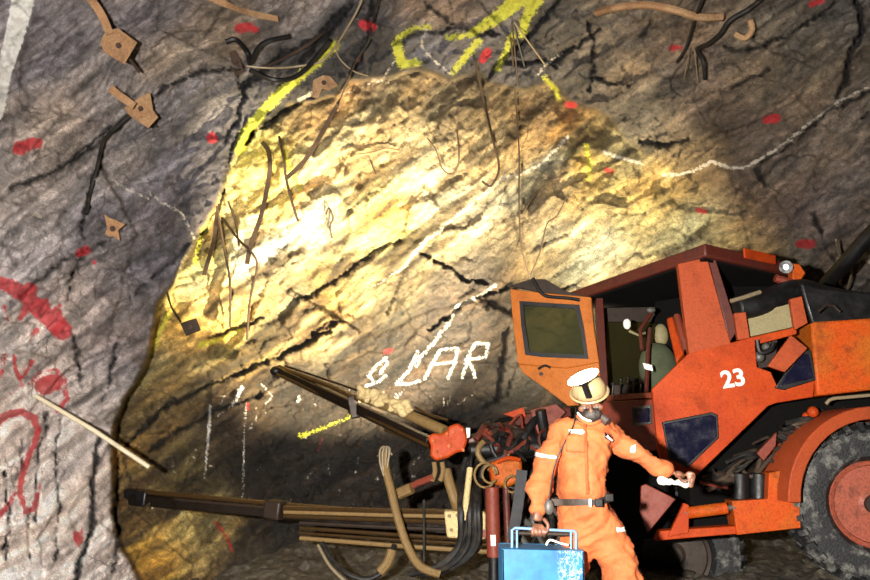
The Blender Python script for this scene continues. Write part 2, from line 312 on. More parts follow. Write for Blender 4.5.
inner = sd > 0
left = (~inner) & (X < 225 - np.maximum(0, 130-Y)*.6)
right = (~inner) & (X > 620 + np.maximum(0, 170-Y)*.6)
ceil = (~inner) & (~left) & (~right)
def rock_part(name, mask):
    m = mask[:-1, :-1]; jj, ii = np.nonzero(m)
    q = np.stack([jj*NX+ii, (jj+1)*NX+ii, (jj+1)*NX+ii+1, jj*NX+ii+1], 1)
    used, inv = np.unique(q.ravel(), return_inverse=True); nv, nf = len(used), len(q)
    me = bpy.data.meshes.new(name)
    me.vertices.add(nv); me.loops.add(nf*4); me.polygons.add(nf)
    co_ = np.stack([VX.ravel()[used], VY.ravel()[used], VZ.ravel()[used]], 1)
    me.vertices.foreach_set('co', co_.astype(np.float32).ravel())
    me.loops.foreach_set('vertex_index', inv.astype(np.int32).ravel())
    me.polygons.foreach_set('loop_start', np.arange(0, nf*4, 4, dtype=np.int32))
    me.update(calc_edges=True); me.validate()
    me.polygons.foreach_set('use_smooth', np.zeros(nf, bool) if False else np.ones(nf, bool))
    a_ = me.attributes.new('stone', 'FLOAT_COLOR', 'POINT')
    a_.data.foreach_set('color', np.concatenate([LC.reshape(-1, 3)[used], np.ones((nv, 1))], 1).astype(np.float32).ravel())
    a_ = me.attributes.new('marks', 'FLOAT_VECTOR', 'POINT')
    a_.data.foreach_set('vector', np.stack([re.ravel()[used], ye.ravel()[used], wh.ravel()[used]], 1).clip(-30, 60).astype(np.float32).ravel())
    a_ = me.attributes.new('strata', 'FLOAT_VECTOR', 'POINT')
    a_.data.foreach_set('vector', np.stack([U.ravel()[used], V.ravel()[used], base2.ravel()[used]*.6], 1).astype(np.float32).ravel())
    a_ = me.attributes.new('calm', 'FLOAT', 'POINT'); a_.data.foreach_set('value', (lowleft*.9+.45*sstep(140, 60, X)*(stepk < .5)).clip(0, 1).ravel()[used].astype(np.float32))
    a_ = me.attributes.new('vein', 'FLOAT', 'POINT'); a_.data.foreach_set('value', vn.ravel()[used].clip(-30, 60).astype(np.float32))
    me.materials.append(ROCK)
    o = bpy.data.objects.new(name, me); C.objects.link(o); o['kind'] = 'structure'
    return o
LAB = {'wall_left': 'grey foliated rock side wall with red painted scrawls and deep cracks',
       'ceiling': 'broken dark rock roof above the heading with yellow paint stripes',
       'wall_right': 'brown rock shoulder and side wall above the drilling machine',
       'wall_back': 'lamp lit rock face of the heading with white painted letters'}
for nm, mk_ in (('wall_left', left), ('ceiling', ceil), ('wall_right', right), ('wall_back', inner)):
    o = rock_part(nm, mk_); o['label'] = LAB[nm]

# floor of broken muck
def floor_mesh():
    xs = np.arange(-8, 9.01, .06); ys = np.arange(.5, 11.01, .06); A, Bq = np.meshgrid(xs, ys)
    f1_, _ = facets(A*3.2, Bq*3.2, 500, 1.6); f2_, _ = facets(A*8, Bq*8, 510, 1.6)
    z = .06*f1_+.035*f2_+.12*(fbm(A*.7, Bq*.7, 520, 3)-.5) + .20*sstep(4.4, 6.2, Bq)*sstep(.6, 1.6, A) + .25*sstep(7.6, 9.6, Bq) + .5*sstep(-2.2, -4.2, A)
    near = sstep(1.0, .3, np.hypot(A-.95, Bq-4.5)); z = z*(1-near)
    me = bpy.data.meshes.new('floor'); nx, ny = len(xs), len(ys)
    vs = np.stack([A.ravel(), Bq.ravel(), z.ravel()], 1)
    idx = np.arange(nx*ny).reshape(ny, nx)
    q = np.stack([idx[:-1, :-1], idx[:-1, 1:], idx[1:, 1:], idx[1:, :-1]], -1).reshape(-1, 4)
    me.from_pydata(vs.tolist(), [], q.tolist()); me.update()
    o = bpy.data.objects.new('floor', me); C.objects.link(o); o['kind'] = 'structure'; o['label'] = 'dark damp floor of crushed rock'
    k = NT('muck'); tc = k.n('ShaderNodeTexCoord').outputs['Object']
    n = k.noise(tc, 14, 6, .7); k.l(k.ramp(n, [(.3, srgb(34, 30, 26)), (.55, srgb(74, 68, 58)), (.8, srgb(128, 118, 100))]), k.b.inputs['Base Color'])
    k.b.inputs['Roughness'].default_value = .6
    b = k.n('ShaderNodeBump', inp={'Strength': .8, 'Distance': .03}); k.l(n, b.inputs['Height']); k.l(b.outputs[0], k.b.inputs['Normal'])
    me.materials.append(k.m)
floor_mesh()

# ------------------------------------------------------------------ lights: photographer's flash and the warm work lamp of the rig
def lamp(name, typ, loc, energy, colr, target=None, **kw):
    d = bpy.data.lights.new(name, typ); d.energy = energy; d.color = colr
    for a_, b_ in kw.items(): setattr(d, a_, b_)
    o = bpy.data.objects.new(name, d); C.objects.link(o); o.location = loc
    if target is not None: o.rotation_euler = (Vector(target)-Vector(loc)).to_track_quat('-Z', 'Y').to_euler()
    return o
lamp('camera_flash', 'SPOT', (-.62, .1, 1.50), 4000, (1.0, .95, .88), P(435, 250, 7), shadow_soft_size=.05, spot_size=math.radians(150), spot_blend=.35)
def aim(loc, d): return Vector(loc)+Vector(d)
LAMP = P(572, 412, 7.7); LAMP2 = P(452, 440, 7.3)
lamp('rig_lamp', 'SPOT', LAMP+Vector((-.06, .05, .03)), 1800, (1.0, .84, .54), aim(LAMP, (-.12, .62, .80)), shadow_soft_size=.08, spot_size=math.radians(118), spot_blend=.9)
lamp('rig_lamp', 'SPOT', LAMP2+Vector((0, .07, .05)), 4000, (1.0, .85, .56), aim(LAMP2, (-.45, .74, .70)), shadow_soft_size=.08, spot_size=math.radians(84), spot_blend=.45)
# ------------------------------------------------------------------ mesh building
def rock_Y(px, py):
    i = min(max((px-gx[0])/ST, 0), NX-1.001); j = min(max((py-gy[0])/ST, 0), NY-1.001)
    i0, j0 = int(i), int(j)
    return float(base2[j0:j0+2, i0:i0+2].min())
def R(px, py, off=0.02):
    return P(px, py, rock_Y(px, py)-off)
class MB:
    def __init__(s): s.bm = bmesh.new()
    def tube(s, pts, r, seg=8, caps=True, flat=None, r1=None):
        pts = [Vector(p) for p in pts]; n = len(pts); rings = []
        t = (pts[1]-pts[0]).normalized()
        up = Vector((0, 0, 1)) if abs(t.z) < .9 else Vector((1, 0, 0))
        a = t.cross(up).normalized(); b = t.cross(a)
        for i, p in enumerate(pts):
            t = (pts[min(i+1, n-1)]-pts[max(i-1, 0)]).normalized()
            a = (a - t*a.dot(t)).normalized(); b = t.cross(a)
            rr = r if r1 is None else r+(r1-r)*i/(n-1)
            fa, fb = (1, 1) if flat is None else (1, flat)
            rings.append([s.bm.verts.new(p + (a*math.cos(2*math.pi*k/seg)*fa + b*math.sin(2*math.pi*k/seg)*fb)*rr) for k in range(seg)])
        for i in range(n-1):
            for k in range(seg):
                s.bm.faces.new((rings[i][k], rings[i][(k+1) % seg], rings[i+1][(k+1) % seg], rings[i+1][k]))
        if caps:
            s.bm.faces.new(rings[0][::-1]); s.bm.faces.new(rings[-1])
        return s
    def strip(s, pts, w, t=.004, up=(0, 1, 0)):
        """flat steel strap of width w following pts"""
        pts = [Vector(p) for p in pts]; n = len(pts); rg = []; view = Vector(up)
        for i, p in enumerate(pts):
            d = (pts[min(i+1, n-1)]-pts[max(i-1, 0)]).normalized(); a = d.cross(view).normalized(); b = d.cross(a)
            rg.append([s.bm.verts.new(p+a*x*w/2+b*y*t/2) for x, y in ((-1, -1), (1, -1), (1, 1), (-1, 1))])
        for i in range(n-1):
            for k in range(4): s.bm.faces.new((rg[i][k], rg[i][(k+1) % 4], rg[i+1][(k+1) % 4], rg[i+1][k]))
        s.bm.faces.new(rg[0][::-1]); s.bm.faces.new(rg[-1]); return s
    def plate(s, pts, th, back=None):
        """prism: front outline pts, pushed back by th away from the viewer's side"""
        pts = [Vector(p) for p in pts]; c = sum(pts, Vector())/len(pts); nrm = Vector()
        for i in range(len(pts)): nrm += (pts[i]-c).cross(pts[(i+1) % len(pts)]-c)
        nrm.normalize()
        if nrm.y < 0: nrm = -nrm
        d = Vector(back)*th if back is not None else nrm*th
        f = [s.bm.verts.new(p) for p in pts]; g = [s.bm.verts.new(p+d) for p in pts]; n = len(pts)
        s.bm.faces.new(f); s.bm.faces.new(g[::-1])
        for i in range(n): s.bm.faces.new((f[i], g[i], g[(i+1) % n], f[(i+1) % n]))
        return s
    def frame(s, outer, inner, th):
        """window or door frame: outline with a hole (same number of corners)"""
        o = [Vector(p) for p in outer]; q = [Vector(p) for p in inner]; n = len(o); c = sum(o, Vector())/n; nrm = Vector()
        for i in range(n): nrm += (o[i]-c).cross(o[(i+1) % n]-c)
        nrm.normalize(); nrm = -nrm if nrm.y < 0 else nrm; d = nrm*th
        A = [[s.bm.verts.new(p+k) for p in L] for L in (o, q) for k in (Vector(), d)]
        of, ob, qf, qb = A
        for i in range(n):
            j = (i+1) % n
            s.bm.faces.new((of[i], of[j], qf[j], qf[i])); s.bm.faces.new((ob[j], ob[i], qb[i], qb[j]))
            s.bm.faces.new((of[j], of[i], ob[i], ob[j])); s.bm.faces.new((qf[i], qf[j], qb[j], qb[i]))
        return s
    def beam(s, p, q, w, h, up=(0, 0, 1)):
        p, q = Vector(p), Vector(q); t = (q-p).normalized(); a = t.cross(Vector(up)).normalized(); b = a.cross(t)
        vs = [[s.bm.verts.new(e+a*x*w/2+b*y*h/2) for x, y in ((-1, -1), (1, -1), (1, 1), (-1, 1))] for e in (p, q)]
        for k in range(4): s.bm.faces.new((vs[0][k], vs[0][(k+1) % 4], vs[1][(k+1) % 4], vs[1][k]))
        s.bm.faces.new(vs[0][::-1]); s.bm.faces.new(vs[1]); return s
    def ball(s, c, r, sx=1, sy=1, sz=1, rot=None, seg=20):
        m = Matrix.Translation(Vector(c)) @ (rot.to_matrix().to_4x4() if rot else Matrix()) @ Matrix.Diagonal((sx, sy, sz, 1))
        bmesh.ops.create_uvsphere(s.bm, u_segments=seg, v_segments=seg//2+2, radius=r, matrix=m); return s
    def cyl(s, p, q, r, seg=20, r1=None):
        return s.tube([p, q], r, seg, r1=r1)
    def lathe(s, prof, c, axis, seg=48, close=False):
        """prof: list of (distance along axis, radius)"""
        ax = Vector(axis).normalized(); up = Vector((0, 0, 1)) if abs(ax.z) < .9 else Vector((1, 0, 0))
        a = ax.cross(up).normalized(); b = ax.cross(a); c = Vector(c)
        rg = [[s.bm.verts.new(c+ax*d+(a*math.cos(2*math.pi*k/seg)+b*math.sin(2*math.pi*k/seg))*max(r, 1e-4)) for k in range(seg)] for d, r in prof]
        for i in range(len(prof)-1 + (1 if close else 0)):
            for k in range(seg): s.bm.faces.new((rg[i][k], rg[i][(k+1) % seg], rg[(i+1) % len(prof)][(k+1) % seg], rg[(i+1) % len(prof)][k]))
        if not close:
            s.bm.faces.new(rg[0][::-1]); s.bm.faces.new(rg[-1])
        return s
    def build(s, name, mat, parent=None, bevel=0, smooth=True, label=None, sub=0):
        bmesh.ops.recalc_face_normals(s.bm, faces=s.bm.faces)
        me = bpy.data.meshes.new(name); s.bm.to_mesh(me); s.bm.free()
        if smooth: me.polygons.foreach_set('use_smooth', [True]*len(me.polygons))
        me.materials.append(mat)
        o = bpy.data.objects.new(name, me); C.objects.link(o)
        if smooth:
            try: me.set_sharp_from_angle(angle=math.radians(38))
            except Exception: pass
        if bevel:
            b = o.modifiers.new('bevel', 'BEVEL'); b.width = bevel; b.segments = 2; b.limit_method = 'ANGLE'
        if sub: o.modifiers.new('sub', 'SUBSURF').levels = sub; o.modifiers['sub'].render_levels = sub
        if parent is not None:
            o.parent = parent
            if parent.type == 'EMPTY': o.matrix_parent_inverse = Matrix.Translation(-Vector(parent.location))
        if label: o['label'] = label
        return o
def tag(o, label, cat, group=None):
    o['label'] = label; o['category'] = cat
    if group: o['group'] = group
    return o
def thing(name, loc, label, cat, group=None):
    o = bpy.data.objects.new(name, None); C.objects.link(o); o.location = Vector(loc); o.empty_display_size = .1
    return tag(o, label, cat, group)
def smooth_path(pts, n=6):
    pts = [Vector(p) for p in pts]
    if len(pts) < 3: return pts
    out = []
    for i in range(len(pts)-1):
        p0, p1, p2, p3 = pts[max(i-1, 0)], pts[i], pts[i+1], pts[min(i+2, len(pts)-1)]
        for k in range(n):
            t = k/n
            out.append(.5*((2*p1)+(p2-p0)*t+(2*p0-5*p1+4*p2-p3)*t*t+(-p0+3*p1-3*p2+p3)*t**3))
    return out+[pts[-1]]

def fuse(meshes, voxel, smooth_it=2):
    bm = bmesh.new()
    for m_ in meshes: bm.from_mesh(m_)
    me = bpy.data.meshes.new('f'); bm.to_mesh(me); bm.free(); o = bpy.data.objects.new('f', me); C.objects.link(o)
    r = o.modifiers.new('r', 'REMESH'); r.mode = 'VOXEL'; r.voxel_size = voxel
    s = o.modifiers.new('s', 'SMOOTH'); s.factor = .5; s.iterations = smooth_it
    dg = bpy.context.evaluated_depsgraph_get(); m2 = bpy.data.meshes.new_from_object(o.evaluated_get(dg)); bpy.data.objects.remove(o); return m2
def put(me, name, mat, parent, label=None):
    me.materials.clear(); me.materials.append(mat); me.polygons.foreach_set('use_smooth', [True]*len(me.polygons))
    me.name = name; o = bpy.data.objects.new(name, me); C.objects.link(o); o.parent = parent
    if parent.type == 'EMPTY': o.matrix_parent_inverse = Matrix.Translation(-Vector(parent.location))
    if label: o['label'] = label
    return o

# ------------------------------------------------------------------ materials
def surf(name, c, rough=.5, metal=0, grime=.5, gc=(40, 30, 24), gs=5, fine=.2, bump=.15, c2=None, spec=.4):
    k = NT(name); tc = k.n('ShaderNodeTexCoord').outputs['Object']
    n = k.noise(tc, gs, 6, .7); f = k.noise(tc, 60, 4, .6)
    b = k.mix(k.ramp(k.noise(tc, 3, 3, .6), [(.4, 0.), (.6, 1.)]), srgb(*c), srgb(*(c2 or c)))
    b = k.mix(k.math('MULTIPLY', k.math('SUBTRACT', n, .5, True), 5*grime, True), b, srgb(*gc))
    b = k.mix(fine, b, k.ramp(f, [(.3, .25), (.5, 1.), (.7, 1.3)]), 'MULTIPLY')
    k.l(b, k.b.inputs['Base Color']); k.b.inputs['Metallic'].default_value = metal
    k.l(k.ramp(n, [(.3, max(rough-.12, .05)), (.7, min(rough+.2, 1))]), k.b.inputs['Roughness'])
    k.b.inputs['Specular IOR Level'].default_value = spec
    if bump:
        bp = k.n('ShaderNodeBump', inp={'Strength': bump, 'Distance': .01}); k.l(f, bp.inputs['Height']); k.l(bp.outputs[0], k.b.inputs['Normal'])
    return k.m
M = dict(
    orange=surf('orange_paint', (168, 62, 18), .5, 0, .5, (84, 34, 15), 4, .4, c2=(154, 52, 14), spec=.15),
    amber=surf('faded_orange_paint', (164, 84, 24), .5, 0, .7, (92, 44, 18), 7, .5, c2=(172, 68, 18), spec=.15),
    door=surf('door_paint', (172, 96, 34), .5, 0, .35, (100, 48, 22), 6, .35, spec=.2),
    salmon=surf('sunbleached_orange_paint', (150, 64, 32), .55, 0, .4, (84, 34, 22), 5, .35, spec=.2),
    maroon=surf('maroon_paint', (78, 30, 20), .5, 0, .6, (34, 18, 15), 7, .4),
    brick=surf('brick_red_paint', (112, 46, 30), .55, 0, .6, (48, 24, 18), 8, .45),
    brown=surf('dirty_steel', (48, 37, 29), .5, .3, .6, (18, 14, 12), 9, .5),
    black=surf('black_rubber', (13, 12, 13), .45, 0, .3, (30, 27, 25), 10, .3),
    shade_grime=surf('grime_and_shade_black', (9, 8, 7), .9, 0, .3, (26, 22, 18), 9, .4, spec=.1),  # near-black: grimy machinery, plus shade of cab and front put into the colour
    hose=surf('hose_rubber', (16, 14, 13), .55, 0, .6, (66, 56, 40), 14, .4),
    tyre=surf('tyre_rubber', (26, 26, 27), .6, 0, 1.0, (120, 118, 112), 7, .8, bump=.8),
    rim=surf('rim_paint', (140, 68, 48), .6, 0, .8, (70, 40, 30), 12, .6),
    navy=surf('dark_blue_glass', (16, 16, 34), .15, 0, .25, (30, 26, 44), 10, .1, bump=0, spec=.6),
    cream=surf('cream_wrap', (196, 174, 124), .7, 0, .4, (150, 120, 70), 20, .5, bump=1),
    tan=surf('tan_hose', (116, 92, 54), .55, 0, .5, (96, 70, 40), 12, .4),
    gold=surf('oiled_drill_steel', (74, 54, 30), .3, .5, .5, (50, 36, 24), 6, .3),
    rail=surf('drill_rail_steel', (30, 22, 16), .32, .4, .5, (14, 11, 9), 7, .4),
    rust=surf('rusty_steel', (138, 102, 70), .8, 0, .6, (84, 58, 40), 9, .5, bump=.6, c2=(152, 120, 86)),
    rustdark=surf('rusty_dark_steel', (62, 47, 37), .8, 0, .5, (34, 25, 20), 9, .5, bump=.6),
    white=surf('white_paint', (226, 222, 210), .5, 0, .15, (150, 130, 100), 9, .15),
    beige=surf('pale_olive_paint', (130, 120, 86), .6, 0, .4, (110, 96, 66), 12, .3),
    grey=surf('grey_steel', (84, 82, 78), .5, .3, .4, (60, 54, 48), 9, .3),
    cable=surf('wire', (70, 56, 44), .6, .2, .3, (40, 30, 24), 12, .3),
    pale=surf('pale_wire', (130, 116, 92), .5, .2, .3, (110, 90, 60), 12, .2),
    blue=None)
def glass(name, c, rough=.05, t=.85):
    k = NT(name); k.b.inputs['Base Color'].default_value = srgb(*c); k.b.inputs['Roughness'].default_value = rough
    k.b.inputs['Transmission Weight'].default_value = t; k.b.inputs['IOR'].default_value = 1.1
    return k.m
M['glass'] = glass('dusty_glass', (110, 112, 80), .12)
M['cabglass'] = glass('dimming_cab_glass', (84, 80, 50), .2)  # darkened to dim the lit rock behind it
def emit(name, c, st):
    k = NT(name); k.b.inputs['Base Color'].default_value = srgb(*c); k.b.inputs['Emission Color'].default_value = srgb(*c); k.b.inputs['Emission Strength'].default_value = st
    return k.m

# ------------------------------------------------------------------ the drilling machine
SY = lambda px: 6.25-(px-640)*.0010
mach = thing('drilling_machine', (2.6, 6.6, .25), 'orange two boom drilling machine with open cab door parked at the rock face', 'drilling machine')
def S(px, py, d=0.0): return P(px, py, SY(px)+d)
def sp(name, mat, pts, th=.05, d=0.0, parent=mach, bevel=.006, **kw):
    return MB().plate([S(x, y, d) for x, y in pts], th).build(name, M[mat], parent, bevel, **kw)
# roof
A_, B_, C_ = P(705, 243, 6.1), P(566, 293, 7.5), P(804, 266, 6.75)
D_ = B_+(C_-A_)
roof = MB().plate([A_, B_, D_, C_], .11, (0, 0, -1)).build('cab_roof', M['maroon'], mach, .015)
hl = [p_.lerp((A_+D_)/2, .05)-Vector((0, 0, .112)) for p_ in (A_, B_, D_, C_)]
MB().plate(hl, .02, (0, 0, -1)).build('roof_shade_sheet', M['shade_grime'], roof)  # black sheet added: shade under the roof put into its colour
MB().beam(P(744, 253, 6.24), P(775, 260, 6.45), .02, .085).build('roof_panel', M['orange'], roof, .005)
# pillars
sp('cab_pillar', 'salmon', [(678, 264), (707, 257), (731, 344), (689, 354)], .10)
MB().plate([P(596, 296, 7.25), P(603, 295, 7.25), (P(609, 400, 7.0)), P(601, 402, 7.0)], .10).build('cab_pillar', M['maroon'], mach, .006)
sp('cab_pillar', 'maroon', [(708, 258), (716, 260), (738, 330), (730, 342)], .05, .03)
# cab back, inside shade put into the near-black colour
MB().plate([P(716, 262, 6.9), P(800, 276, 6.95), P(800, 345, 6.95), P(716, 345, 6.9)], .04).build('cab_rear_wall', M['shade_grime'], mach)
MB().plate([P(655, 300, 7.4), P(712, 290, 7.1), P(712, 400, 7.1), P(655, 400, 7.4)], .04).build('cab_side_wall', M['shade_grime'], mach)
MB().frame([P(603, 300, 7.6), P(668, 284, 7.6), P(668, 400, 7.6), P(603, 400, 7.6)], [P(607, 322, 7.6), P(662, 322, 7.6), P(662, 385, 7.6), P(607, 385, 7.6)], .05).build('rear_window_frame', M['brown'], mach, .005)
MB().plate([P(604, 395, 6.9), P(655, 392, 6.3), P(655, 398, 6.3), P(604, 402, 6.9)], .3, (0, 1, 0)).build('door_sill', M['brick'], mach, .01)
MB().plate([P(600, 402, 6.75), P(656, 399, 6.3), P(660, 450, 6.3), P(640, 452, 6.45), P(604, 440, 6.75)], .06).build('front_panel', M['brick'], mach, .01)
MB().plate([P(602, 438, 6.9), P(664, 446, 6.5), P(668, 538, 6.5), P(604, 540, 6.9)], .06).build('front_shade_panel', M['shade_grime'], mach, .01)  # near-black panel added: the miner's shadow put into its colour
sw = MB().frame([P(632, 407, 6.45), P(650, 405, 6.32), P(650, 424, 6.32), P(633, 426, 6.45)], [P(635, 410, 6.45), P(648, 408, 6.32), P(648, 422, 6.32), P(635, 423, 6.45)], .03).build('front_hatch', M['grey'], mach)
MB().plate([P(635, 410, 6.44), P(648, 408, 6.31), P(648, 422, 6.31), P(635, 423, 6.44)], .02).build('pane', M['navy'], sw)
MB().plate([P(606, 321, 7.63), P(663, 321, 7.63), P(663, 386, 7.63), P(606, 386, 7.63)], .008).build('dimming_window_pane', M['cabglass'], mach)  # dark pane added to dim the lamplit rock seen through the cab
# controls seen through the open door
col_ = MB().tube([P(646, 398, 6.75), P(648, 350, 6.9), P(650, 328, 6.95)], .02).build('control_column', M['maroon'], mach)
MB().tube([P(642, 350, 6.85), P(640, 330, 6.9), P(652, 312, 6.95)], .018).build('control_bracket', M['maroon'], mach)
for x, y in ((612, 384), (620, 380), (627, 378), (633, 380), (640, 382)):
    lv = MB().tube([P(x, 398, 6.7), P(x+1, y, 6.7)], .006).build('control_lever', M['grey'], mach)
    MB().ball(P(x+1, y, 6.7), .018, seg=10).build('knob', M['black'], lv)
MB().plate([P(643, 363, 6.7), P(652, 365, 6.7), P(653, 371, 6.7), P(645, 369, 6.7)], .02).build('control_label', M['white'], mach, label='small white label plate')
ml = MB().ball(P(627, 324, 6.9), .045, .8, .6, 1.1).build('cab_work_light', M['white'], mach); MB().tube([P(629, 331, 6.9), P(638, 335, 6.9), P(645, 333, 6.95)], .012).build('bracket', M['beige'], ml)
MB().ball(P(651, 310, 6.85), .035, 1.2, .6, .8).build('cab_lamp', M['grey'], mach)
MB().plate([P(666, 318, 6.6), P(673, 315, 6.6), P(684, 352, 6.4), P(676, 362, 6.4)], .12).build('seat_back', M['orange'], mach, .02)
MB().tube([P(677, 316, 6.5), P(681, 330, 6.4), P(686, 350, 6.35)], .03).build('seat_rail', M['brick'], mach)
MB().ball(P(661, 335, 7.3), .10, .7, .5, 1.1).build('seat_headrest', M['beige'], mach)
MB().ball(P(658, 368, 7.1), .2, .9, .5, 1.2).build('seat_cushion', surf('olive_cloth', (66, 72, 50), .8), mach)
# door, swung open
def DP(x, y): return P(x, y, 7.05+(600-x)*.004)
door_out = [(510, 289), (545, 293), (591, 297), (594, 330), (599, 362), (567, 368), (540, 366), (518, 364), (513, 325)]
door_in = [(521, 303), (546, 305), (577, 307), (582, 330), (586, 357), (560, 356), (540, 355), (527, 353), (523, 325)]
door = MB().frame([DP(*q) for q in door_out], [DP(*q) for q in door_in], .05).build('cab_door', M['door'], mach, .008)
MB().plate([DP(518, 364), DP(540, 366), DP(567, 368), DP(599, 362), DP(601, 404), DP(568, 406), (DP(543, 387)), DP(523, 373)], .05).build('door_panel', M['door'], door, .008)
MB().frame([DP(*q)-Vector((0, .012, 0)) for q in [(519, 301), (546, 303), (579, 305), (584, 330), (588, 359), (560, 358), (540, 357), (525, 355), (521, 325)]], [DP(*q)-Vector((0, .012, 0)) for q in [(523, 305), (546, 307), (575, 309), (580, 330), (584, 355), (560, 354), (540, 353), (529, 351), (525, 325)]], .03).build('window_gasket', M['black'], door)
MB().plate([DP(*q)+Vector((0, .02, 0)) for q in door_in], .006).build('window_pane', M['glass'], door)
MB().tube(smooth_path([DP(538, 369)-Vector((0, .03, 0)), DP(544, 366)-Vector((0, .04, 0)), DP(550, 368)-Vector((0, .03, 0))]), .012).build('door_handle', M['black'], door)
MB().cyl(DP(541, 374)-Vector((0, .02, 0)), DP(541, 374)+Vector((0, .02, 0)), .018, 12).build('door_lock', M['black'], door)
MB().plate([DP(509, 286), DP(530, 279), DP(545, 279), DP(566, 291), DP(588, 297), DP(545, 293)], .06).build('door_visor', M['brown'], door, .005)
MB().tube(smooth_path([DP(533, 278), DP(538, 288), DP(546, 296), DP(566, 298), DP(580, 300)]), .018).build('door_cable', M['black'], door)
# side body
pan = sp('body_panel', 'orange', [(652, 389), (690, 352), (730, 343), (752, 337), (796, 327), (797, 334), (755, 345), (757, 367), (771, 372), (778, 388), (815, 380), (813, 397), (776, 403), (768, 406), (697, 475), (664, 470), (658, 451)], .06)
wnd = sp('side_window', 'black', [(662, 422), (712, 412), (718, 415), (719, 438), (688, 468), (669, 459)], .03, -.015, pan)
sp('window_pane', 'navy', [(664, 424), (711, 415), (716, 417), (717, 437), (687, 465), (670, 457)], .03, -.022, wnd)
tri = sp('corner_window', 'black', [(775, 388), (800, 350), (811, 350), (817, 380), (784, 390)], .03, -.02, pan)
sp('window_pane', 'navy', [(779, 386), (802, 354), (809, 354), (814, 378)], .03, -.028, tri)
sp('engine_cover', 'amber', [(811, 322), (870, 318), (905, 316), (905, 386), (870, 390), (817, 396)], .5, -.03, bevel=.02)
sp('open_flap', 'salmon', [(768, 366), (791, 335), (808, 348), (785, 372)], .04, -.12)
sp('hood_post', 'salmon', [(734, 313), (746, 312), (750, 338), (738, 340)], .06, -.03)
sp('hood_post', 'salmon', [(790, 299), (802, 296), (808, 323), (795, 330)], .06, -.03)
sp('hood_panel', 'beige', [(746, 315), (792, 303), (794, 327), (749, 337)], .04, .06)
eb = sp('engine_block', 'brown', [(752, 338), (778, 334), (776, 366), (756, 369)], .25, .12)
MB().tube(smooth_path([S(757, 340), S(760, 352), S(770, 350), S(774, 343)]), .02).build('engine_hose', M['black'], eb)
MB().ball(S(766, 347, .05), .035, seg=12).build('filter_cap', M['grey'], eb); MB().ball(S(759, 357, .05), .045, seg=12).build('filter_cap', M['grey'], eb)
duct = MB()
duct.tube(smooth_path([P(736, 309, 6.25), P(760, 305, 6.25), P(782, 296, 6.3), P(802, 292, 6.35), P(830, 300, 6.35), P(870, 306, 6.3), P(905, 310, 6.3)]), .11, 16)
duct.plate([P(800, 282, 6.15), P(822, 288, 6.15), P(870, 292, 6.1), P(905, 294, 6.1), P(905, 322, 6.1), P(870, 322, 6.1), P(812, 324, 6.15), P(806, 305, 6.15)], .5)
duct.build('air_intake_duct', M['black'], mach, .03)
MB().tube([P(731, 301, 6.1), P(745, 297, 6.12), P(760, 292, 6.14)], .018).build('pale_handrail', M['pale'], mach)
MB().tube([P(818, 312, 6.0), P(826, 305, 6.0), P(834, 306, 6.0), P(840, 312, 6.0)], .012).build('lifting_eye', M['brown'], mach)
# roof lamp and bracket
rl = MB().cyl(P(786, 267, 6.35), P(787, 267, 6.5), .055).build('roof_lamp', M['black'], mach); MB().ball(P(786, 267, 6.33), .026, 1, .4, 1).build('lens', emit('lamp_lens', (240, 244, 255), 1.0), rl)
MB().plate([P(792, 263, 6.4), P(800, 264, 6.4), P(806, 273, 6.4), P(801, 280, 6.4), P(793, 281, 6.4)], .1).build('roof_bracket', M['amber'], mach, .01)
MB().tube([P(775, 278, 6.35), P(785, 281, 6.35), P(792, 283, 6.35)], .035).build('bracket_pipe', M['brick'], mach)
# "23"
def lettering(body, size, org, xdir, ydir, mat, parent, name, off=.005):
    cu = bpy.data.curves.new(name, 'FONT'); cu.body = body; cu.size = size; cu.extrude = .002; cu.offset = off
    t = bpy.data.objects.new(name, cu); C.objects.link(t)
    dg = bpy.context.evaluated_depsgraph_get(); me = bpy.data.meshes.new_from_object(t.evaluated_get(dg)); bpy.data.objects.remove(t)
    xd = (Vector(xdir)-Vector(org)).normalized(); z = xd.cross(Vector(ydir)-Vector(org)).normalized(); yd = z.cross(xd)
    mt = Matrix((xd, yd, z)).transposed().to_4x4(); mt.translation = Vector(org)
    me.transform(mt); me.materials.clear(); me.materials.append(mat)
    o = bpy.data.objects.new(name, me); C.objects.link(o); o.parent = parent
    if parent.type == 'EMPTY': o.matrix_parent_inverse = Matrix.Translation(-Vector(parent.location))
    return o
lettering('23', .19, S(723, 388, -.012), S(745, 384.5, -.012), S(722, 370, -.012), M['white'], pan, 'painted_number')
# lower frame, tanks, steps
lf = sp('chassis_frame', 'amber', [(769, 473), (797, 467), (801, 528), (737, 535), (732, 501), (768, 499)], .25, -.02)
sp('chassis_core', 'shade_grime', [(700, 474), (770, 404), (870, 392), (905, 392), (905, 520), (800, 528), (735, 532), (690, 532), (690, 480)], .6, .35)
for x0, x1 in ((731, 749), (750, 768)):
    MB().cyl(S((x0+x1)/2, 473, .15), S((x0+x1)/2, 500, .15), .072, 20).build('air_tank', M['black'], mach, .01)
MB().cyl(S(687, 513), S(727, 508), .045, 16).build('steering_cylinder', M['amber'], mach, .004)
MB().cyl(S(684, 513), S(736, 507), .022, 12).build('cylinder_rod', M['grey'], mach)
sp('frame_rail', 'orange', [(660, 531), (688, 529), (736, 526), (737, 534), (688, 538), (656, 541)], .15)
sp('frame_bracket', 'orange', [(675, 522), (684, 503), (689, 505), (689, 533), (668, 537)], .06, -.02)
sp('mud_guard', 'brick', [(641, 486), (646, 484), (676, 499), (648, 533), (640, 512)], .03, -.35, label='brick red tilted guard plate')
sp('frame_link', 'brick', [(757, 453), (777, 432), (776, 446), (764, 461)], .05, .1)
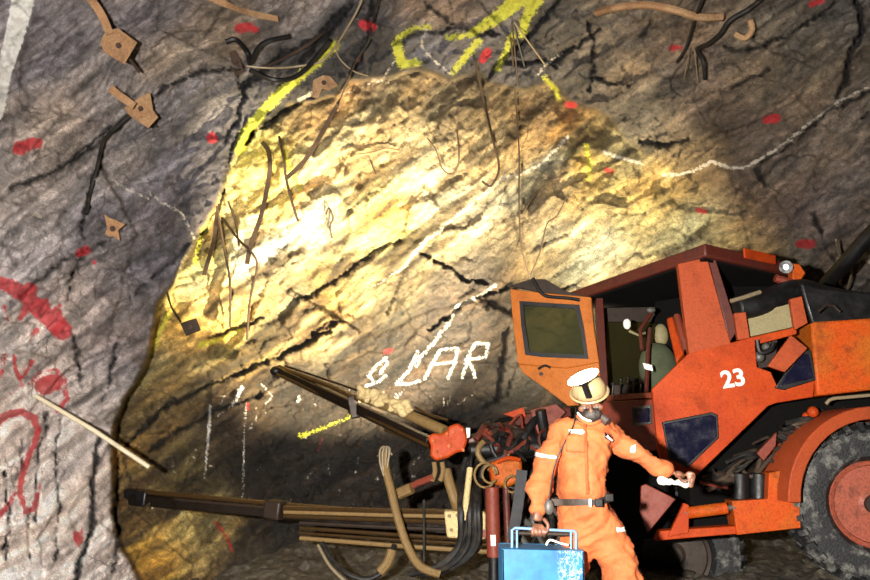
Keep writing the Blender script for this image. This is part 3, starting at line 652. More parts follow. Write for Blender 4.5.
MB().tube(smooth_path([S(700, 482), S(715, 486), S(728, 488)]), .012).build('brake_line', M['brick'], mach)
rng = random.Random(3)
for k in range(30):
    x = rng.uniform(700, 810); y = 470-(x-700)*.55+rng.uniform(0, 25)
    L = [S(x, y, .2), S(x+rng.uniform(5, 25), y+rng.uniform(-12, 10), .12), S(x+rng.uniform(20, 45), y+rng.uniform(-20, 14), .2), S(x+rng.uniform(35, 60), y+rng.uniform(-28, 10), .3)]
    MB().tube(smooth_path(L, 5), rng.choice([.012, .016, .022]), 7).build('hydraulic_hose', M[rng.choice(['hose', 'hose', 'brown', 'cable'])], mach)
MB().ball(S(813, 412, .1), .045, seg=12).build('hose_fitting', M['orange'], mach); MB().ball(S(806, 416, .15), .03, seg=12).build('hose_fitting', M['orange'], mach)
MB().tube(smooth_path([S(826, 404), S(832, 399), S(850, 397), S(905, 392)]), .014).build('fender_pipe', M['pale'], mach)
# wheels
def wheel(c, axis, r, wd, lugs=34):
    ax = Vector(axis).normalized(); h = wd/2
    ty = MB().lathe([(-h*.7, r*.53), (-h*.95, r*.60), (-h*1.0, r*.78), (-h*.92, r*.93), (-h*.7, r*.985), (0, r), (h*.7, r*.985), (h*.92, r*.93), (h, r*.80), (h*.95, r*.60), (h*.7, r*.53), (h*.3, r*.50), (-h*.3, r*.50)], c, ax, 72, True)
    up = Vector((0, 0, 1)); a = ax.cross(up).normalized(); b = ax.cross(a)
    for k in range(lugs):
        t = 2*math.pi*k/lugs
        for sg in (-1, 1):
            t2 = t + (math.pi/lugs if sg > 0 else 0); d = a*math.cos(t2)+b*math.sin(t2); tg = -a*math.sin(t2)+b*math.cos(t2)
            d2 = a*math.cos(t2+.10)+b*math.sin(t2+.10)
            ty.beam(Vector(c)+d*r*.90+ax*sg*h*.98, Vector(c)+d*r*1.0+ax*sg*h*.80, r*.075, r*.07, tg)
            ty.beam(Vector(c)+d*r*.995+ax*sg*h*.85, Vector(c)+d2*r*1.005+ax*sg*h*.08, r*.075, r*.06, d)
    t_ = ty.build('wheel', M['tyre'], mach)
    rm = MB().lathe([(-h*.6, r*.515), (-h*.72, r*.55), (-h*.80, r*.53), (-h*.74, r*.485), (-h*.45, r*.46), (-h*.38, r*.42), (-h*.42, r*.24), (-h*.55, r*.20), (-h*.62, r*.17), (-h*.62, .001)], c, ax, 48).build('rim', M['rim' if lugs == 34 else 'brown'], t_)
    hb = MB()
    hb.cyl(Vector(c)-ax*h*.5, Vector(c)-ax*h*.85, r*.12, 20)
    for k in range(10):
        t = 2*math.pi*k/10; q = Vector(c)+(a*math.cos(t)+b*math.sin(t))*r*.30
        if lugs == 34: MB().cyl(q-ax*h*.36, q-ax*h*.52, r*.028, 6).build('hub_bolt', M['brown'], t_)
    hb.build('hub', M['brown'], t_)
wc = P(868, 503, 6.16); wheel(wc, (.18, 1, 0), .605, .40)
wc2 = P(672, 553, 7.3); wheel(wc2, (.18, 1, 0), .60, .40, 32)
MB().tube([Vector(wc)+Vector((.05, .2, 0)), Vector(wc)+Vector((.3, 1.6, 0))], .12, 12).build('axle', M['brown'], mach)
# fender arc round the wheel
fb = []
for k in range(15):
    t = math.radians(178-k*8.5); fb.append(Vector(wc)+Vector((math.cos(t)*.74, 0, math.sin(t)*.74)))
fd = MB(); rg = [[fd.bm.verts.new(p+o_) for o_ in (Vector((0, -.26, 0)), Vector((0, .26, 0)))] for p in fb]
rg2 = [[fd.bm.verts.new(wc+(p-wc)*(.87) + o_) for o_ in (Vector((0, -.26, 0)), Vector((0, .26, 0)))] for p in fb]
for i in range(len(fb)-1):
    fd.bm.faces.new((rg[i][0], rg[i+1][0], rg[i+1][1], rg[i][1])); fd.bm.faces.new((rg2[i][0], rg2[i][1], rg2[i+1][1], rg2[i+1][0]))
    fd.bm.faces.new((rg[i][0], rg2[i][0], rg2[i+1][0], rg[i+1][0])); fd.bm.faces.new((rg[i][1], rg[i+1][1], rg2[i+1][1], rg2[i][1]))
fd.bm.faces.new((rg[0][0], rg[0][1], rg2[0][1], rg2[0][0])); fd.bm.faces.new((rg[-1][0], rg2[-1][0], rg2[-1][1], rg[-1][1]))
fd.build('fender', M['salmon'], mach, .008)
# booms
carrier = MB().plate([P(560, 412, 7.3), P(620, 420, 7.0), P(630, 540, 7.0), P(560, 545, 7.3)], .7, (0, 1, 0)).build('front_carrier', M['shade_grime'], mach, .02)
arm = MB().beam(P(472, 446, 7.15), P(545, 424, 7.2), .22, .2).build('boom_arm', M['brown'], mach, .02)
MB().beam(P(468, 442, 7.05), P(520, 421, 7.0), .05, .05).beam(P(515, 421, 7.0), P(570, 412, 7.1), .06, .09).build('arm_plate', M['maroon'], arm, .01)
MB().plate([P(503, 414, 6.95), P(524, 407, 6.95), P(526, 417, 6.95), P(518, 419, 6.95)], .06).build('arm_shield', M['orange'], arm, .005)
MB().plate([P(530, 410, 6.95), P(556, 404, 6.95), P(566, 412, 6.95), P(540, 440, 6.95)], .1).build('arm_shield', M['brick'], arm, .005)
MB().cyl(P(470, 450, 6.95), P(540, 447, 6.95), .07).build('boom_cylinder', M['black'], arm, .005)
for (x0, y0, x1, y1, r, m_) in ((476, 440, 486, 424, .03, 'maroon'), (484, 441, 500, 426, .04, 'brown'), (496, 438, 508, 441, .05, 'black'), (500, 428, 514, 424, .035, 'maroon'), (512, 434, 530, 430, .05, 'brown'),
        (522, 440, 536, 418, .04, 'black'), (486, 433, 494, 436, .045, 'brick'), (505, 434, 512, 430, .03, 'brick'), (528, 438, 544, 441, .05, 'black'), (540, 410, 546, 440, .05, 'black')):
    MB().cyl(P(x0, y0, 6.9), P(x1, y1, 6.98), r, 10).build('boom_linkage', M[m_], arm, .004)
MB().plate([P(474, 436, 7.05), P(500, 418, 7.05), P(545, 410, 7.05), P(556, 440, 7.05), P(540, 458, 7.05), P(478, 462, 7.05)], .15).build('linkage_box', M['shade_grime'], arm, .02)
for k in range(14):
    x, y = rng.uniform(472, 540), rng.uniform(420, 458)
    MB().tube(smooth_path([P(x, y, 6.9), P(x+rng.uniform(4, 14), y+rng.uniform(-9, 9), 6.8), P(x+rng.uniform(10, 26), y+rng.uniform(-12, 12), 6.9)], 5), rng.choice([.012, .018]), 7).build('boom_hose', M[rng.choice(['hose', 'hose', 'brown', 'maroon', 'brick'])], arm)
hd = MB().plate([P(427, 437, 6.85), P(433, 433, 6.85), P(441, 434, 6.85), P(447, 431, 6.85), P(449, 426, 6.85), P(458, 423, 6.85), P(465, 428, 6.85), P(468, 440, 6.85), P(464, 451, 6.85), P(456, 453, 6.85), P(448, 458, 6.85), P(436, 461, 6.85), P(430, 456, 6.85), P(431, 446, 6.85)], .3).build('boom_head', M['orange'], arm, .02)
for x, y in ((433, 441), (436, 452), (447, 434), (453, 432), (462, 430), (463, 450), (449, 446), (441, 456)):
    MB().cyl(P(x, y, 6.8), P(x, y, 6.9), .016, 6).build('bolt', M['amber'], hd)
MB().plate([P(466, 428, 6.83), P(470, 428, 6.83), P(470, 437, 6.83), P(467, 438, 6.83)], .02).build('head_label', M['white'], hd)
for x in (434, 442):
    MB().tube(smooth_path([P(x, 462, 6.85), P(x+1, 472, 6.85), P(x-2, 481, 6.85)]), .022).build('head_link', M['tan'], hd)
MB().tube([P(434, 477, 6.85), P(418, 483, 6.9), P(398, 493, 7.0)], .03).build('feed_cylinder', M['brick'], hd, label='red slide cylinder')
MB().tube([P(412, 488, 6.9), P(398, 494, 6.95)], .05).build('cylinder_sleeve', M['tan'], hd)
# upper feed, pointing up and left
uf = MB().beam(P(277, 370, 8.6), P(430, 443, 7.05), .10, .10).build('upper_feed_rail', M['rail'], mach, .01)
MB().tube([P(277, 374, 8.5), P(350, 408, 7.75), P(428, 446, 6.95)], .018).build('drill_rod', M['gold'], uf)
MB().tube([P(279, 367, 8.55), P(330, 386, 8.0), P(360, 400, 7.6)], .026).build('feed_hose', M['gold'], uf)
MB().tube([P(286, 366, 8.5), P(345, 386, 7.9), P(440, 420, 7.1)], .012).build('feed_hose', M['rail'], uf)
MB().tube([P(360, 396, 7.6), P(400, 411, 7.3), P(445, 431, 7.0)], .05, 14).build('rock_drill', M['tan'], uf)
MB().tube([P(385, 430, 7.4), P(425, 445, 7.1)], .016).tube([P(395, 425, 7.4), P(428, 438, 7.1)], .014).build('feed_rod', M['gold'], uf)
wr_ = MB(); q0, q1 = P(358, 391, 7.5), P(417, 413, 7.1)
for k in range(60):
    t = rng.random(); wr_.ball(q0.lerp(q1, t)+Vector((rng.uniform(-.03, .03), rng.uniform(-.05, .0), rng.uniform(-.055, .055))), rng.uniform(.022, .045), rng.uniform(.8, 1.5), 1, rng.uniform(.6, 1), seg=8)
wm_ = bpy.data.meshes.new('w'); wr_.bm.to_mesh(wm_); wr_.bm.free(); put(fuse([wm_], .010, 1), 'hose_wrap', M['cream'], uf, 'pale crumpled wrapping round the drill')
MB().ball(P(276, 371, 8.55), .07, 1, 1, .8, seg=12).build('feed_tip', M['black'], uf)
MB().beam(P(352, 396, 7.7), P(356, 418, 7.7), .12, .09, (1, 0, 0)).build('rod_guide', M['brown'], uf, .01)
# lower feed, level across the heading
lfp, lfq = P(133, 499, 7.75), P(478, 530, 6.9)
lo = MB().beam(lfp, lfq, .13, .105).build('lower_feed_rail', M['rail'], mach, .012)
MB().tube([P(138, 491.5, 7.7), P(300, 506, 7.25), P(478, 519, 6.85)], .022).build('drill_rod', M['gold'], lo)
MB().tube([P(150, 497, 7.66), P(300, 511, 7.2), P(470, 526, 6.82)], .016).build('feed_hose', M['brown'], lo)
MB().beam(P(128, 496, 7.8), P(150, 499, 7.7), .15, .15).build('rod_guide', M['black'], lo, .02)
MB().beam(P(268, 508, 7.32), P(284, 511, 7.25), .17, .17).build('rod_guide', M['brown'], lo, .02)
for y0, y1, r, m in ((508, 512, .022, 'gold'), (512, 517, .018, 'tan'), (516, 523, .02, 'gold'), (523, 531, .018, 'brown'), (528, 540, .018, 'gold'), (533, 545, .014, 'gold'), (538, 552, .02, 'tan')):
    MB().tube([P(300 if y0 > 520 else 284, y0, 7.15), P(400, (y0+y1)/2+1, 6.95), P(490, y1, 6.8)], r).build('feed_hose', M[m], lo)
MB().plate([P(444, 511, 6.7), P(486, 512, 6.7), P(486, 540, 6.7), P(447, 538, 6.7)], .22).build('drifter_box', M['cream'], lo, .02, label='pale cream housing')
MB().plate([P(462, 528, 6.68), P(486, 530, 6.68), P(486, 538, 6.68), P(464, 536, 6.68)], .02).build('drifter_stripe', M['brick'], lo)
for k, (x, y) in enumerate(((449, 516), (457, 515), (466, 518), (451, 530), (459, 533), (476, 520))):
    MB().cyl(P(x, y, 6.66), P(x, y, 6.75), .015, 8).build('bolt', M['tan'], lo)
# lower boom head, hoses and jacks
h2 = MB().plate([P(489, 463, 6.75), P(500, 459, 6.75), P(522, 458, 6.75), P(523, 480, 6.75), P(508, 488, 6.75), P(492, 484, 6.75)], .25).build('lower_boom_head', M['amber'], mach, .03)
for cx, cy, r in ((485, 475, .09), (490, 474, .065), (512, 484, .06)):
    rr = MB(); c0 = P(cx, cy, 6.68)
    rr.tube([c0+Vector((math.cos(t*math.pi/8)*r, math.sin(t*.9)*.02, math.sin(t*math.pi/8)*r*1.15)) for t in range(15)], .011); rr.build('hose_loop', M['tan'], h2)
MB().tube(smooth_path([P(497, 462, 6.7), P(508, 458, 6.68), P(520, 460, 6.7)]), .018).build('head_pipe', M['orange'], h2)
jk = MB().cyl(P(492, 487, 6.5), P(494, 557, 6.5), .058).build('jack_leg', M['brick'], mach, .004, label='brick red jack leg with white sticker')
MB().cyl(P(494, 556, 6.5), P(494, 600, 6.5), .045).build('jack_rod', M['black'], jk)
MB().plate([P(490.5, 535, 6.435), P(495.5, 535, 6.435), P(495.8, 546, 6.435), P(491, 546, 6.435)], .012).build('sticker', M['white'], jk)
MB().cyl(P(506, 488, 6.7), P(509, 570, 6.7), .03).build('jack_leg', M['maroon'], mach)
MB().strip(smooth_path([P(522, 470, 6.6), P(518, 505, 6.6), P(512, 540, 6.6)]), .09, .01).build('hanging_belt', surf('grey_belt', (52, 52, 54), .7), mach)
def hose(pts, r, m, nm='hydraulic_hose', seg=9, par=mach, lab=None):
    return MB().tube(smooth_path([P(*p) for p in pts], 6), r, seg).build(nm, M[m], par, label=lab)
hose([(384, 452, 6.9), (386, 470, 6.85), (391, 490, 6.8), (397, 515, 6.75), (407, 545, 6.7), (420, 566, 6.7), (440, 574, 6.7)], .036, 'tan', lab='thick tan hose')
for dx in (-4, -1.5, 1.5, 4):
    hose([(385+dx*.3, 476, 6.82), (384+dx, 462, 6.84), (385+dx*1.2, 450, 6.86), (386+dx*.4, 447, 6.88), (388+dx, 455, 6.9)], .009, 'pale', 'bare_wire')
for k in range(9):
    x = 458+k*2.4
    hose([(x+8, 458, 7.0+.03*k), (x+2, 480, 6.9), (x+rng.uniform(-1, 5), 510, 6.62), (x-3+rng.uniform(-3, 3), 545, 6.66), (x-22, 566, 6.7), (x-50, 574, 6.8)], rng.choice([.022, .028, .034]), 'hose')
hose([(470, 468, 6.7), (468, 485, 6.66), (466, 503, 6.62), (465, 520, 6.62)], .026, 'cream', lab='hose flecked with cream mud')
hose([(446, 470, 6.9), (450, 485, 6.86), (455, 500, 6.84), (458, 510, 6.9)], .045, 'tan')
hose([(322, 543, 7.0), (332, 560, 6.9), (348, 574, 6.8), (368, 579, 6.8), (384, 570, 6.8), (391, 556, 6.8), (394, 545, 6.85)], .022, 'hose')
hose([(380, 572, 6.78), (388, 562, 6.78), (392, 550, 6.8)], .042, 'tan'); hose([(318, 545, 7.0), (330, 566, 6.9), (346, 582, 6.85)], .014, 'pale')
hose([(424, 500, 6.9), (424, 530, 6.85), (424, 562, 6.8)], .012, 'hose'); hose([(448, 420, 7.0), (430, 415, 7.1), (415, 407, 7.2)], .012, 'gold')
for k in range(14):
    x = rng.uniform(470, 550); y = rng.uniform(425, 480)
    hose([(x, y, 6.95), (x+rng.uniform(-15, 15), y+rng.uniform(10, 25), 6.85), (x+rng.uniform(-25, 20), y+rng.uniform(30, 60), 6.9), (x+rng.uniform(-30, 20), y+rng.uniform(60, 110), 7.0)], rng.choice([.014, .02, .026]), rng.choice(['hose', 'hose', 'brown', 'maroon', 'tan']))
for k in range(8):
    x = rng.uniform(500, 560); y = rng.uniform(470, 560)
    hose([(x, y, 6.95), (x+rng.uniform(-15, 15), y+15, 6.9), (x+rng.uniform(-20, 20), y+40, 6.95)], rng.choice([.02, .03]), rng.choice(['hose', 'brown', 'grey']))
for LL, tgt in ((LAMP, None), (LAMP2, None)):
  wl = MB().cyl(LL+Vector((.03, .0, 0)), LL+Vector((.16, -.16, -.05)), .09, 20, r1=.05).build('work_lamp', M['black'], mach)
  MB().tube([LL+Vector((.16, -.16, -.05)), LL+Vector((.3, -.1, -.3))], .03).build('lamp_bracket', M['brown'], wl)
# ------------------------------------------------------------------ person
def skin_mesh(verts, edges, root=0, levels=2):
    """verts: (point, rx, ry); returns an evaluated mesh grown round the skeleton"""
    me = bpy.data.meshes.new('s'); me.from_pydata([v[0] for v in verts], edges, []); o = bpy.data.objects.new('s', me); C.objects.link(o)
    md = o.modifiers.new('skin', 'SKIN'); md.use_smooth_shade = True; sv = me.skin_vertices[0].data
    for i, v in enumerate(verts):
        sv[i].radius = (v[1], v[2] if len(v) > 2 else v[1]); sv[i].use_root = (i == root)
    sb = o.modifiers.new('sub', 'SUBSURF'); sb.levels = levels; sb.render_levels = levels
    dg = bpy.context.evaluated_depsgraph_get(); r = bpy.data.meshes.new_from_object(o.evaluated_get(dg)); bpy.data.objects.remove(o); return r
def ball_mesh(c, r, sx=1, sy=1, sz=1, rot=None, seg=24):
    m = MB().ball(c, r, sx, sy, sz, rot, seg); me = bpy.data.meshes.new('b'); m.bm.to_mesh(me); m.bm.free(); return me
PY = 4.4
Q = lambda x, y, d=0.0: P(x, y, PY+d)
foot = P(612, 640, PY); foot.z = 0.03
man = thing('person', (foot.x, PY, 0.0), 'miner in orange coveralls with lit cap lamp, holding a blue carrier and reaching sideways', 'person')
cov = [(Q(588, 520), .185, .130), (Q(580.5, 497), .200, .124), (Q(580.5, 470), .205, .132), (Q(582, 447), .205, .130), (Q(588, 428), .125, .09), (Q(591, 417), .062, .062),
       (Q(560, 432), .084), (Q(548, 453, .0), .074), (Q(542, 477, .0), .066), (Q(538, 498, -.04), .060), (Q(537, 517, -.07), .056),
       (Q(609, 434), .078), (Q(626, 448, -.03), .062), (Q(644, 459, -.08), .055), (Q(662, 468, -.12), .046), (Q(674, 472.5, -.14), .041),
       (Q(577, 540), .105), (Q(573, 566, .02), .088), (Q(571, 592, .0), .080), (Q(567, 620, .06), .072), (Q(564, 648, .08), .066),
       (Q(608, 541), .128), (Q(620, 566, -.04), .112), (Q(628, 592, -.08), .100), (Q(630, 620, -.04), .076), (Q(636, 646, 0), .070)]
cov = [(c[0], c[1], c[2] if len(c) > 2 else c[1]) for c in cov]
ed_ = [(0, 1), (1, 2), (2, 3), (3, 4), (4, 5), (3, 6), (6, 7), (7, 8), (8, 9), (9, 10), (3, 11), (11, 12), (12, 13), (13, 14), (14, 15),
       (0, 16), (16, 17), (17, 18), (18, 19), (19, 20), (0, 21), (21, 22), (22, 23), (23, 24), (24, 25)]
cm = fuse([skin_mesh(cov, ed_)], .013, 4)
n_ = len(cm.vertices); cc = np.zeros(n_*3); cm.vertices.foreach_get('co', cc); cc = cc.reshape(-1, 3); nn = np.array([v.normal[:] for v in cm.vertices])
t_ = cc[:, 0]*6+cc[:, 1]*9; wrk = ridged(t_*1.1+cc[:, 2]*5, cc[:, 2]*13-cc[:, 0]*6, 700, 3, .5)-.55; wrk2 = fbm(cc[:, 0]*16+cc[:, 1]*9, cc[:, 2]*22, 720, 3)-.5
waist_z = Q(585, 500).z; bag = np.exp(-((cc[:, 2]-waist_z-.05)/.05)**2)*.012-np.exp(-((cc[:, 2]-waist_z)/.025)**2)*.012
cc = cc+nn*(wrk*.036+wrk2*.026+bag)[:, None]; cm.vertices.foreach_set('co', cc.ravel()); cm.update()
# body of flesh: head, neck, arms, hands
hc = Q(590, 397, -.03)
hrot = Euler((math.radians(40), math.radians(-4), math.radians(-14)), 'XYZ')     # bowed forward, turned a little
HM = hrot.to_matrix(); H = lambda x, y, z: hc+HM @ Vector((x, y, z))            # head frame: -y is the way the face looks
parts = [ball_mesh(hc+HM@Vector((0, .01, .015)), .092, .80, .98, 1.12, hrot), ball_mesh(H(0, -.025, -.055), .07, .82, .95, 1.0, hrot),
         ball_mesh(H(0, -.088, -.075), .022, 1.1, .8, .8, hrot), ball_mesh(H(0, -.105, -.022), .016, .9, 1.1, 1.3, hrot), ball_mesh(H(0, -.098, .0), .011, .8, 1, 2.2, hrot)]
for s_ in (-1, 1):
    parts.append(ball_mesh(H(s_*.083, .012, -.015), .03, .35, .8, 1.15, hrot)); parts.append(ball_mesh(H(s_*.045, -.07, -.025), .026, 1, .7, .8, hrot))
parts.append(ball_mesh(H(0, -.09, -.052), .018, 1.5, .6, .45, hrot))
def hand(wrist, palm, kn, tips, thumb, th=.0105):
    """palm block plus four bent fingers and a thumb, each a chain of its own"""
    out = [skin_mesh([(wrist, .028, .024), (wrist.lerp(palm, .5), .032, .022), (palm, .036, .018)], [(0, 1), (1, 2)])]
    for k_, tp in zip(kn, tips):
        ch = [palm.lerp(k_, .3), k_]+tp; out.append(skin_mesh([(p_, th*(1.15-.09*i), th*(1.15-.09*i)) for i, p_ in enumerate(ch)], [(i, i+1) for i in range(len(ch)-1)]))
    out.append(skin_mesh([(p_, .0125-.0012*i, .0125-.0012*i) for i, p_ in enumerate(thumb)], [(i, i+1) for i in range(len(thumb)-1)])); return out
# left of the picture: hand closed round the carrier's bar
wl_ = Q(537, 510, -.07); bar_y = 533; barD = -.10
pm = Q(538.5, 522, barD+.015)
kn = [Q(532.5+k*3.9, 529.5, barD-.035) for k in range(4)]
tips = [[Q(532.5+k*3.9, 533.5, barD-.042), Q(533+k*3.9, 536, barD-.01), Q(533+k*3.9, 534, barD+.022)] for k in range(4)]
thumb = [Q(543, 518, barD-.01), Q(548, 524, barD-.03), Q(548, 530, barD-.035), Q(545, 533.5, barD-.045)]
parts += [skin_mesh([(Q(538, 504, -.05), .036, .032), (Q(537, 514, -.075), .034, .030)], [(0, 1)])] + hand(wl_, pm, kn, tips, thumb)
# right of the picture: hand held out, fingers curled over the rag
wr2 = Q(675, 473, -.14); pm2 = Q(685, 477.5, -.17)
kn2 = [Q(689+k*.6, 472.5+k*3.4, -.18-k*.004) for k in range(4)]
tips2 = [[Q(694-k*.4, 474+k*3.4, -.19), Q(694-k*.8, 478+k*2.8, -.21), Q(690.5-k*.6, 480+k*2.2, -.215)] for k in range(4)]
th2 = [Q(679, 476, -.19), Q(681, 480, -.215), Q(685, 482, -.23), Q(688, 482, -.235)]
parts += [skin_mesh([(Q(668, 470.5, -.13), .030, .027), (wr2, .028, .026)], [(0, 1)])] + hand(wr2, pm2, kn2, tips2, th2)
parts.append(skin_mesh([(Q(588, 430), .09, .07), (Q(590, 419, .0), .052, .052), (Q(590, 408, -.01), .052, .055)], [(0, 1), (1, 2)]))
parts.append(skin_mesh([(c[0], c[1]*.6, c[2]*.6) for c in cov], ed_))                 # the body inside the clothes
bm_ = fuse(parts, .0045, 2)
k = NT('skin'); tc = k.n('ShaderNodeTexCoord').outputs['Object']; nz = k.noise(tc, 30, 4, .6)
k.l(k.ramp(nz, [(.35, srgb(84, 52, 38)), (.65, srgb(128, 84, 62))]), k.b.inputs['Base Color']); k.b.inputs['Roughness'].default_value = .5
body = put(bm_, 'body', k.m, man)
def cloth():
    k = NT('orange_cloth'); tc = k.n('ShaderNodeTexCoord').outputs['Object']; n = k.noise(tc, 7, 5, .65); f = k.noise(tc, 160, 3, .6)
    b = k.ramp(n, [(.3, srgb(152, 74, 34)), (.55, srgb(176, 90, 44)), (.8, srgb(184, 106, 62))]); b = k.mix(.35, b, k.ramp(f, [(.3, .5), (.6, 1.1)]), 'MULTIPLY')
    k.l(b, k.b.inputs['Base Color']); k.b.inputs['Roughness'].default_value = .8; k.b.inputs['Sheen Weight'].default_value = .0
    bp = k.n('ShaderNodeBump', inp={'Strength': .5, 'Distance': .01}); k.l(k.noise(tc, 28, 4, .6, .6), bp.inputs['Height']); k.l(bp.outputs[0], k.b.inputs['Normal']); return k.m
OC = cloth()
cvo = put(cm, 'coverall', OC, man)
from mathutils.bvhtree import BVHTree
bvh = BVHTree.FromPolygons([v.co.copy() for v in cm.vertices], [tuple(p.vertices) for p in cm.polygons])
def on_cloth(px, py, off=.006):
    o = Vector((0, 0, EYE)); d = (P(px, py, 5)-o).normalized(); h = bvh.ray_cast(o, d)
    return (h[0]+h[1]*off) if h[0] is not None else None
REF = surf('reflective_patch', (214, 208, 200), .4, 0, .2, (150, 140, 130), 20, .2)
def patch(name, quad, mat, nu=8, nv=4, off=.007, label=None):
    (ax, ay), (bx, by), (cx, cy), (dx, dy) = quad; m = MB(); g = []
    for j in range(nv+1):
        row = []
        for i in range(nu+1):
            a_, b_ = i/nu, j/nv
            x = (ax*(1-a_)+bx*a_)*(1-b_)+(dx*(1-a_)+cx*a_)*b_; y = (ay*(1-a_)+by*a_)*(1-b_)+(dy*(1-a_)+cy*a_)*b_
            p_ = on_cloth(x, y, off); row.append(m.bm.verts.new(p_) if p_ is not None else None)
        g.append(row)
    for j in range(nv):
        for i in range(nu):
            q = (g[j][i], g[j][i+1], g[j+1][i+1], g[j+1][i])
            if all(q): m.bm.faces.new(q)
    r = m.build(name, mat, cvo, label=label); sl = r.modifiers.new('thick', 'SOLIDIFY'); sl.thickness = .003; return r
patch('chest_label', [(569, 430), (584.5, 430.5), (585, 435), (570, 434)], REF)
patch('sleeve_band', [(534, 452), (556, 456), (556, 459), (534, 456.5)], REF, 10)
patch('sleeve_patch', [(631, 446), (636, 445), (635, 453), (630, 452)], REF)
patch('thigh_patch', [(615.5, 527.5), (624.5, 527), (625, 531.5), (616, 532)], REF)
patch('chest_badge', [(604, 433), (612, 438), (610, 441), (604, 438)], M['navy']); patch('badge_mark', [(607, 435), (612, 440), (611, 441), (606, 437)], REF, off=.010)
patch('front_flap', [(583, 421), (586, 421), (589, 494), (586, 494)], surf('seam_cloth', (168, 76, 34), .8), 2, 40, .008)
patch('pocket', [(567, 436), (585, 437), (585, 452), (567, 451)], OC, 8, 8, .011)
# open collar with a pale scarf inside
col2 = MB()
cpts = [Q(578, 416, -.04), Q(583, 421, -.085), Q(590, 425, -.105), Q(597, 422, -.095), Q(603, 416, -.05)]
col2.strip(smooth_path(cpts), .03, .012, (0, .3, 1)).build('collar', OC, cvo)
MB().tube(smooth_path([Q(578, 413, -.03), Q(582, 417.5, -.075), Q(589, 420.5, -.095), Q(595, 419, -.085)]), .0075).build('neck_scarf', M['white'], cvo, label='white neck cloth edge')
# belt
bel = MB(); bc = Q(581, 500); ring = []
for i in range(49):
    t = i/48*2*math.pi; d = Vector((math.cos(t), math.sin(t), 0)); h_ = bvh.ray_cast(bc+d*.45+Vector((0, 0, math.cos(t)*.012+.004)), -d)
    ring.append((h_[0]+d*.010) if h_[0] is not None and (h_[0]-bc).length < .3 else bc+Vector((d.x*.165, d.y*.13, 0)))
for _ in range(3): ring = [(ring[i-1 if i else 47]+ring[i]*2+ring[(i+1) % 48 if i < 48 else 1])/4 for i in range(49)]
ring[48] = ring[0]
vs = [[bel.bm.verts.new(p_+Vector((p_.x-bc.x, p_.y-bc.y, 0)).normalized()*o_+Vector((0, 0, z_))) for o_, z_ in ((0, -.018), (.006, -.018), (.006, .018), (0, .018))] for p_ in ring[:48]]
for i in range(48):
    for j in range(4): bel.bm.faces.new((vs[i][j], vs[i][(j+1) % 4], vs[(i+1) % 48][(j+1) % 4], vs[(i+1) % 48][j]))
belt = bel.build('belt', surf('worn_webbing', (44, 36, 31), .6, 0, .5, (84, 68, 48), 20, .4), cvo)
def front(px, py): 
    p_ = on_cloth(px, py, .02); return p_ if p_ is not None else Q(px, py, -.13)
for x, w_, m_ in ((590, .014, 'white'), (597, .04, 'black'), (606, .045, 'black')):
    p_ = front(x, 499.5); MB().beam(p_+Vector((0, -.01, -.021)), p_+Vector((0, -.01, .021)), w_, .022, (0, 1, 0)).build('belt_buckle' if m_ == 'white' else 'belt_pouch', M[m_], belt, .004)
bp_ = front(549, 505) if on_cloth(549, 505) else Q(549, 505, -.1)
MB().ball(Q(549, 507, -.1), .03, .9, .7, 1.4, seg=14).build('battery_pack', M['grey'], belt)
MB().tube(smooth_path([Q(549, 500, -.12), Q(551, 485, -.12), Q(556, 462, -.14), Q(566, 440, -.14), Q(574, 424, -.10), Q(576, 408, .02)]), .0045).build('lamp_cord', M['black'], belt)
# helmet
HEL = surf('helmet_shell', (146, 126, 92), .4, 0, .4, (96, 74, 50), 12, .2)
hm = MB(); prof = [(0, .096), (.012, .098), (.028, .096), (.052, .087), (.074, .070), (.090, .048), (.099, .024), (.102, .001)]
hm.lathe(prof, H(0, .01, .035), HM@Vector((0, 0, 1)), 36)
hel = hm.build('helmet', HEL, man)
br = MB().lathe([(0, .095), (.006, .106), (-.002, .113), (-.006, .106), (-.004, .092)], H(0, -.0, .038), HM@Vector((0, 0, 1)), 40, True).build('brim', HEL, hel)
MB().tube([H(0, -.06, .112), H(0, .01, .139), H(0, .07, .11)], .008, flat=.6).build('ridge', HEL, hel)
lp = P(583, 377, 4.4-.215)
lh = MB().ball(lp+Vector((.0, .035, -.003)), .05, 1.3, .7, .8, Euler((0, math.radians(-24), 0))).build('cap_lamp', M['black'], hel)
MB().ball(lp, .062, 1.5, .35, .50, Euler((0, math.radians(-24), 0))).build('lamp_lens', emit('lamp_glow', (255, 240, 200), 30), lh)
MB().beam(lp+Vector((0, .04, 0)), H(0, -.10, .07), .03, .02).build('lamp_clip', M['black'], lh)
# goggles, respirator, hair
MB().ball(H(-.0, -.100, -.062), .056, 1.1, .75, .95, hrot).build('respirator', surf('respirator_rubber', (38, 32, 31), .5, 0, .3, (110, 96, 90), 30, .3), body, label='dark half mask over nose and mouth')
for s_ in (-1, 1):
    MB().cyl(H(s_*.055, -.105, -.072), H(s_*.085, -.135, -.085), .026, 16).build('mask_filter', surf('filter', (60, 50, 49), .5), body)
    MB().ball(H(s_*.034, -.088, -.008), .011, seg=12).build('eye', surf('eye_white', (120, 108, 98), .3), body)  # eye white greyed: shade on the bowed face put into its colour
    MB().ball(H(s_*.034, -.100, -.010), .007, seg=8).build('iris', M['black'], body)
MB().lathe([(-.05, .076), (0, .084), (.03, .086)], H(0, .03, -.0), HM@Vector((0, 0, 1)), 24).build('hair', surf('dark_hair', (30, 22, 18), .7), body)
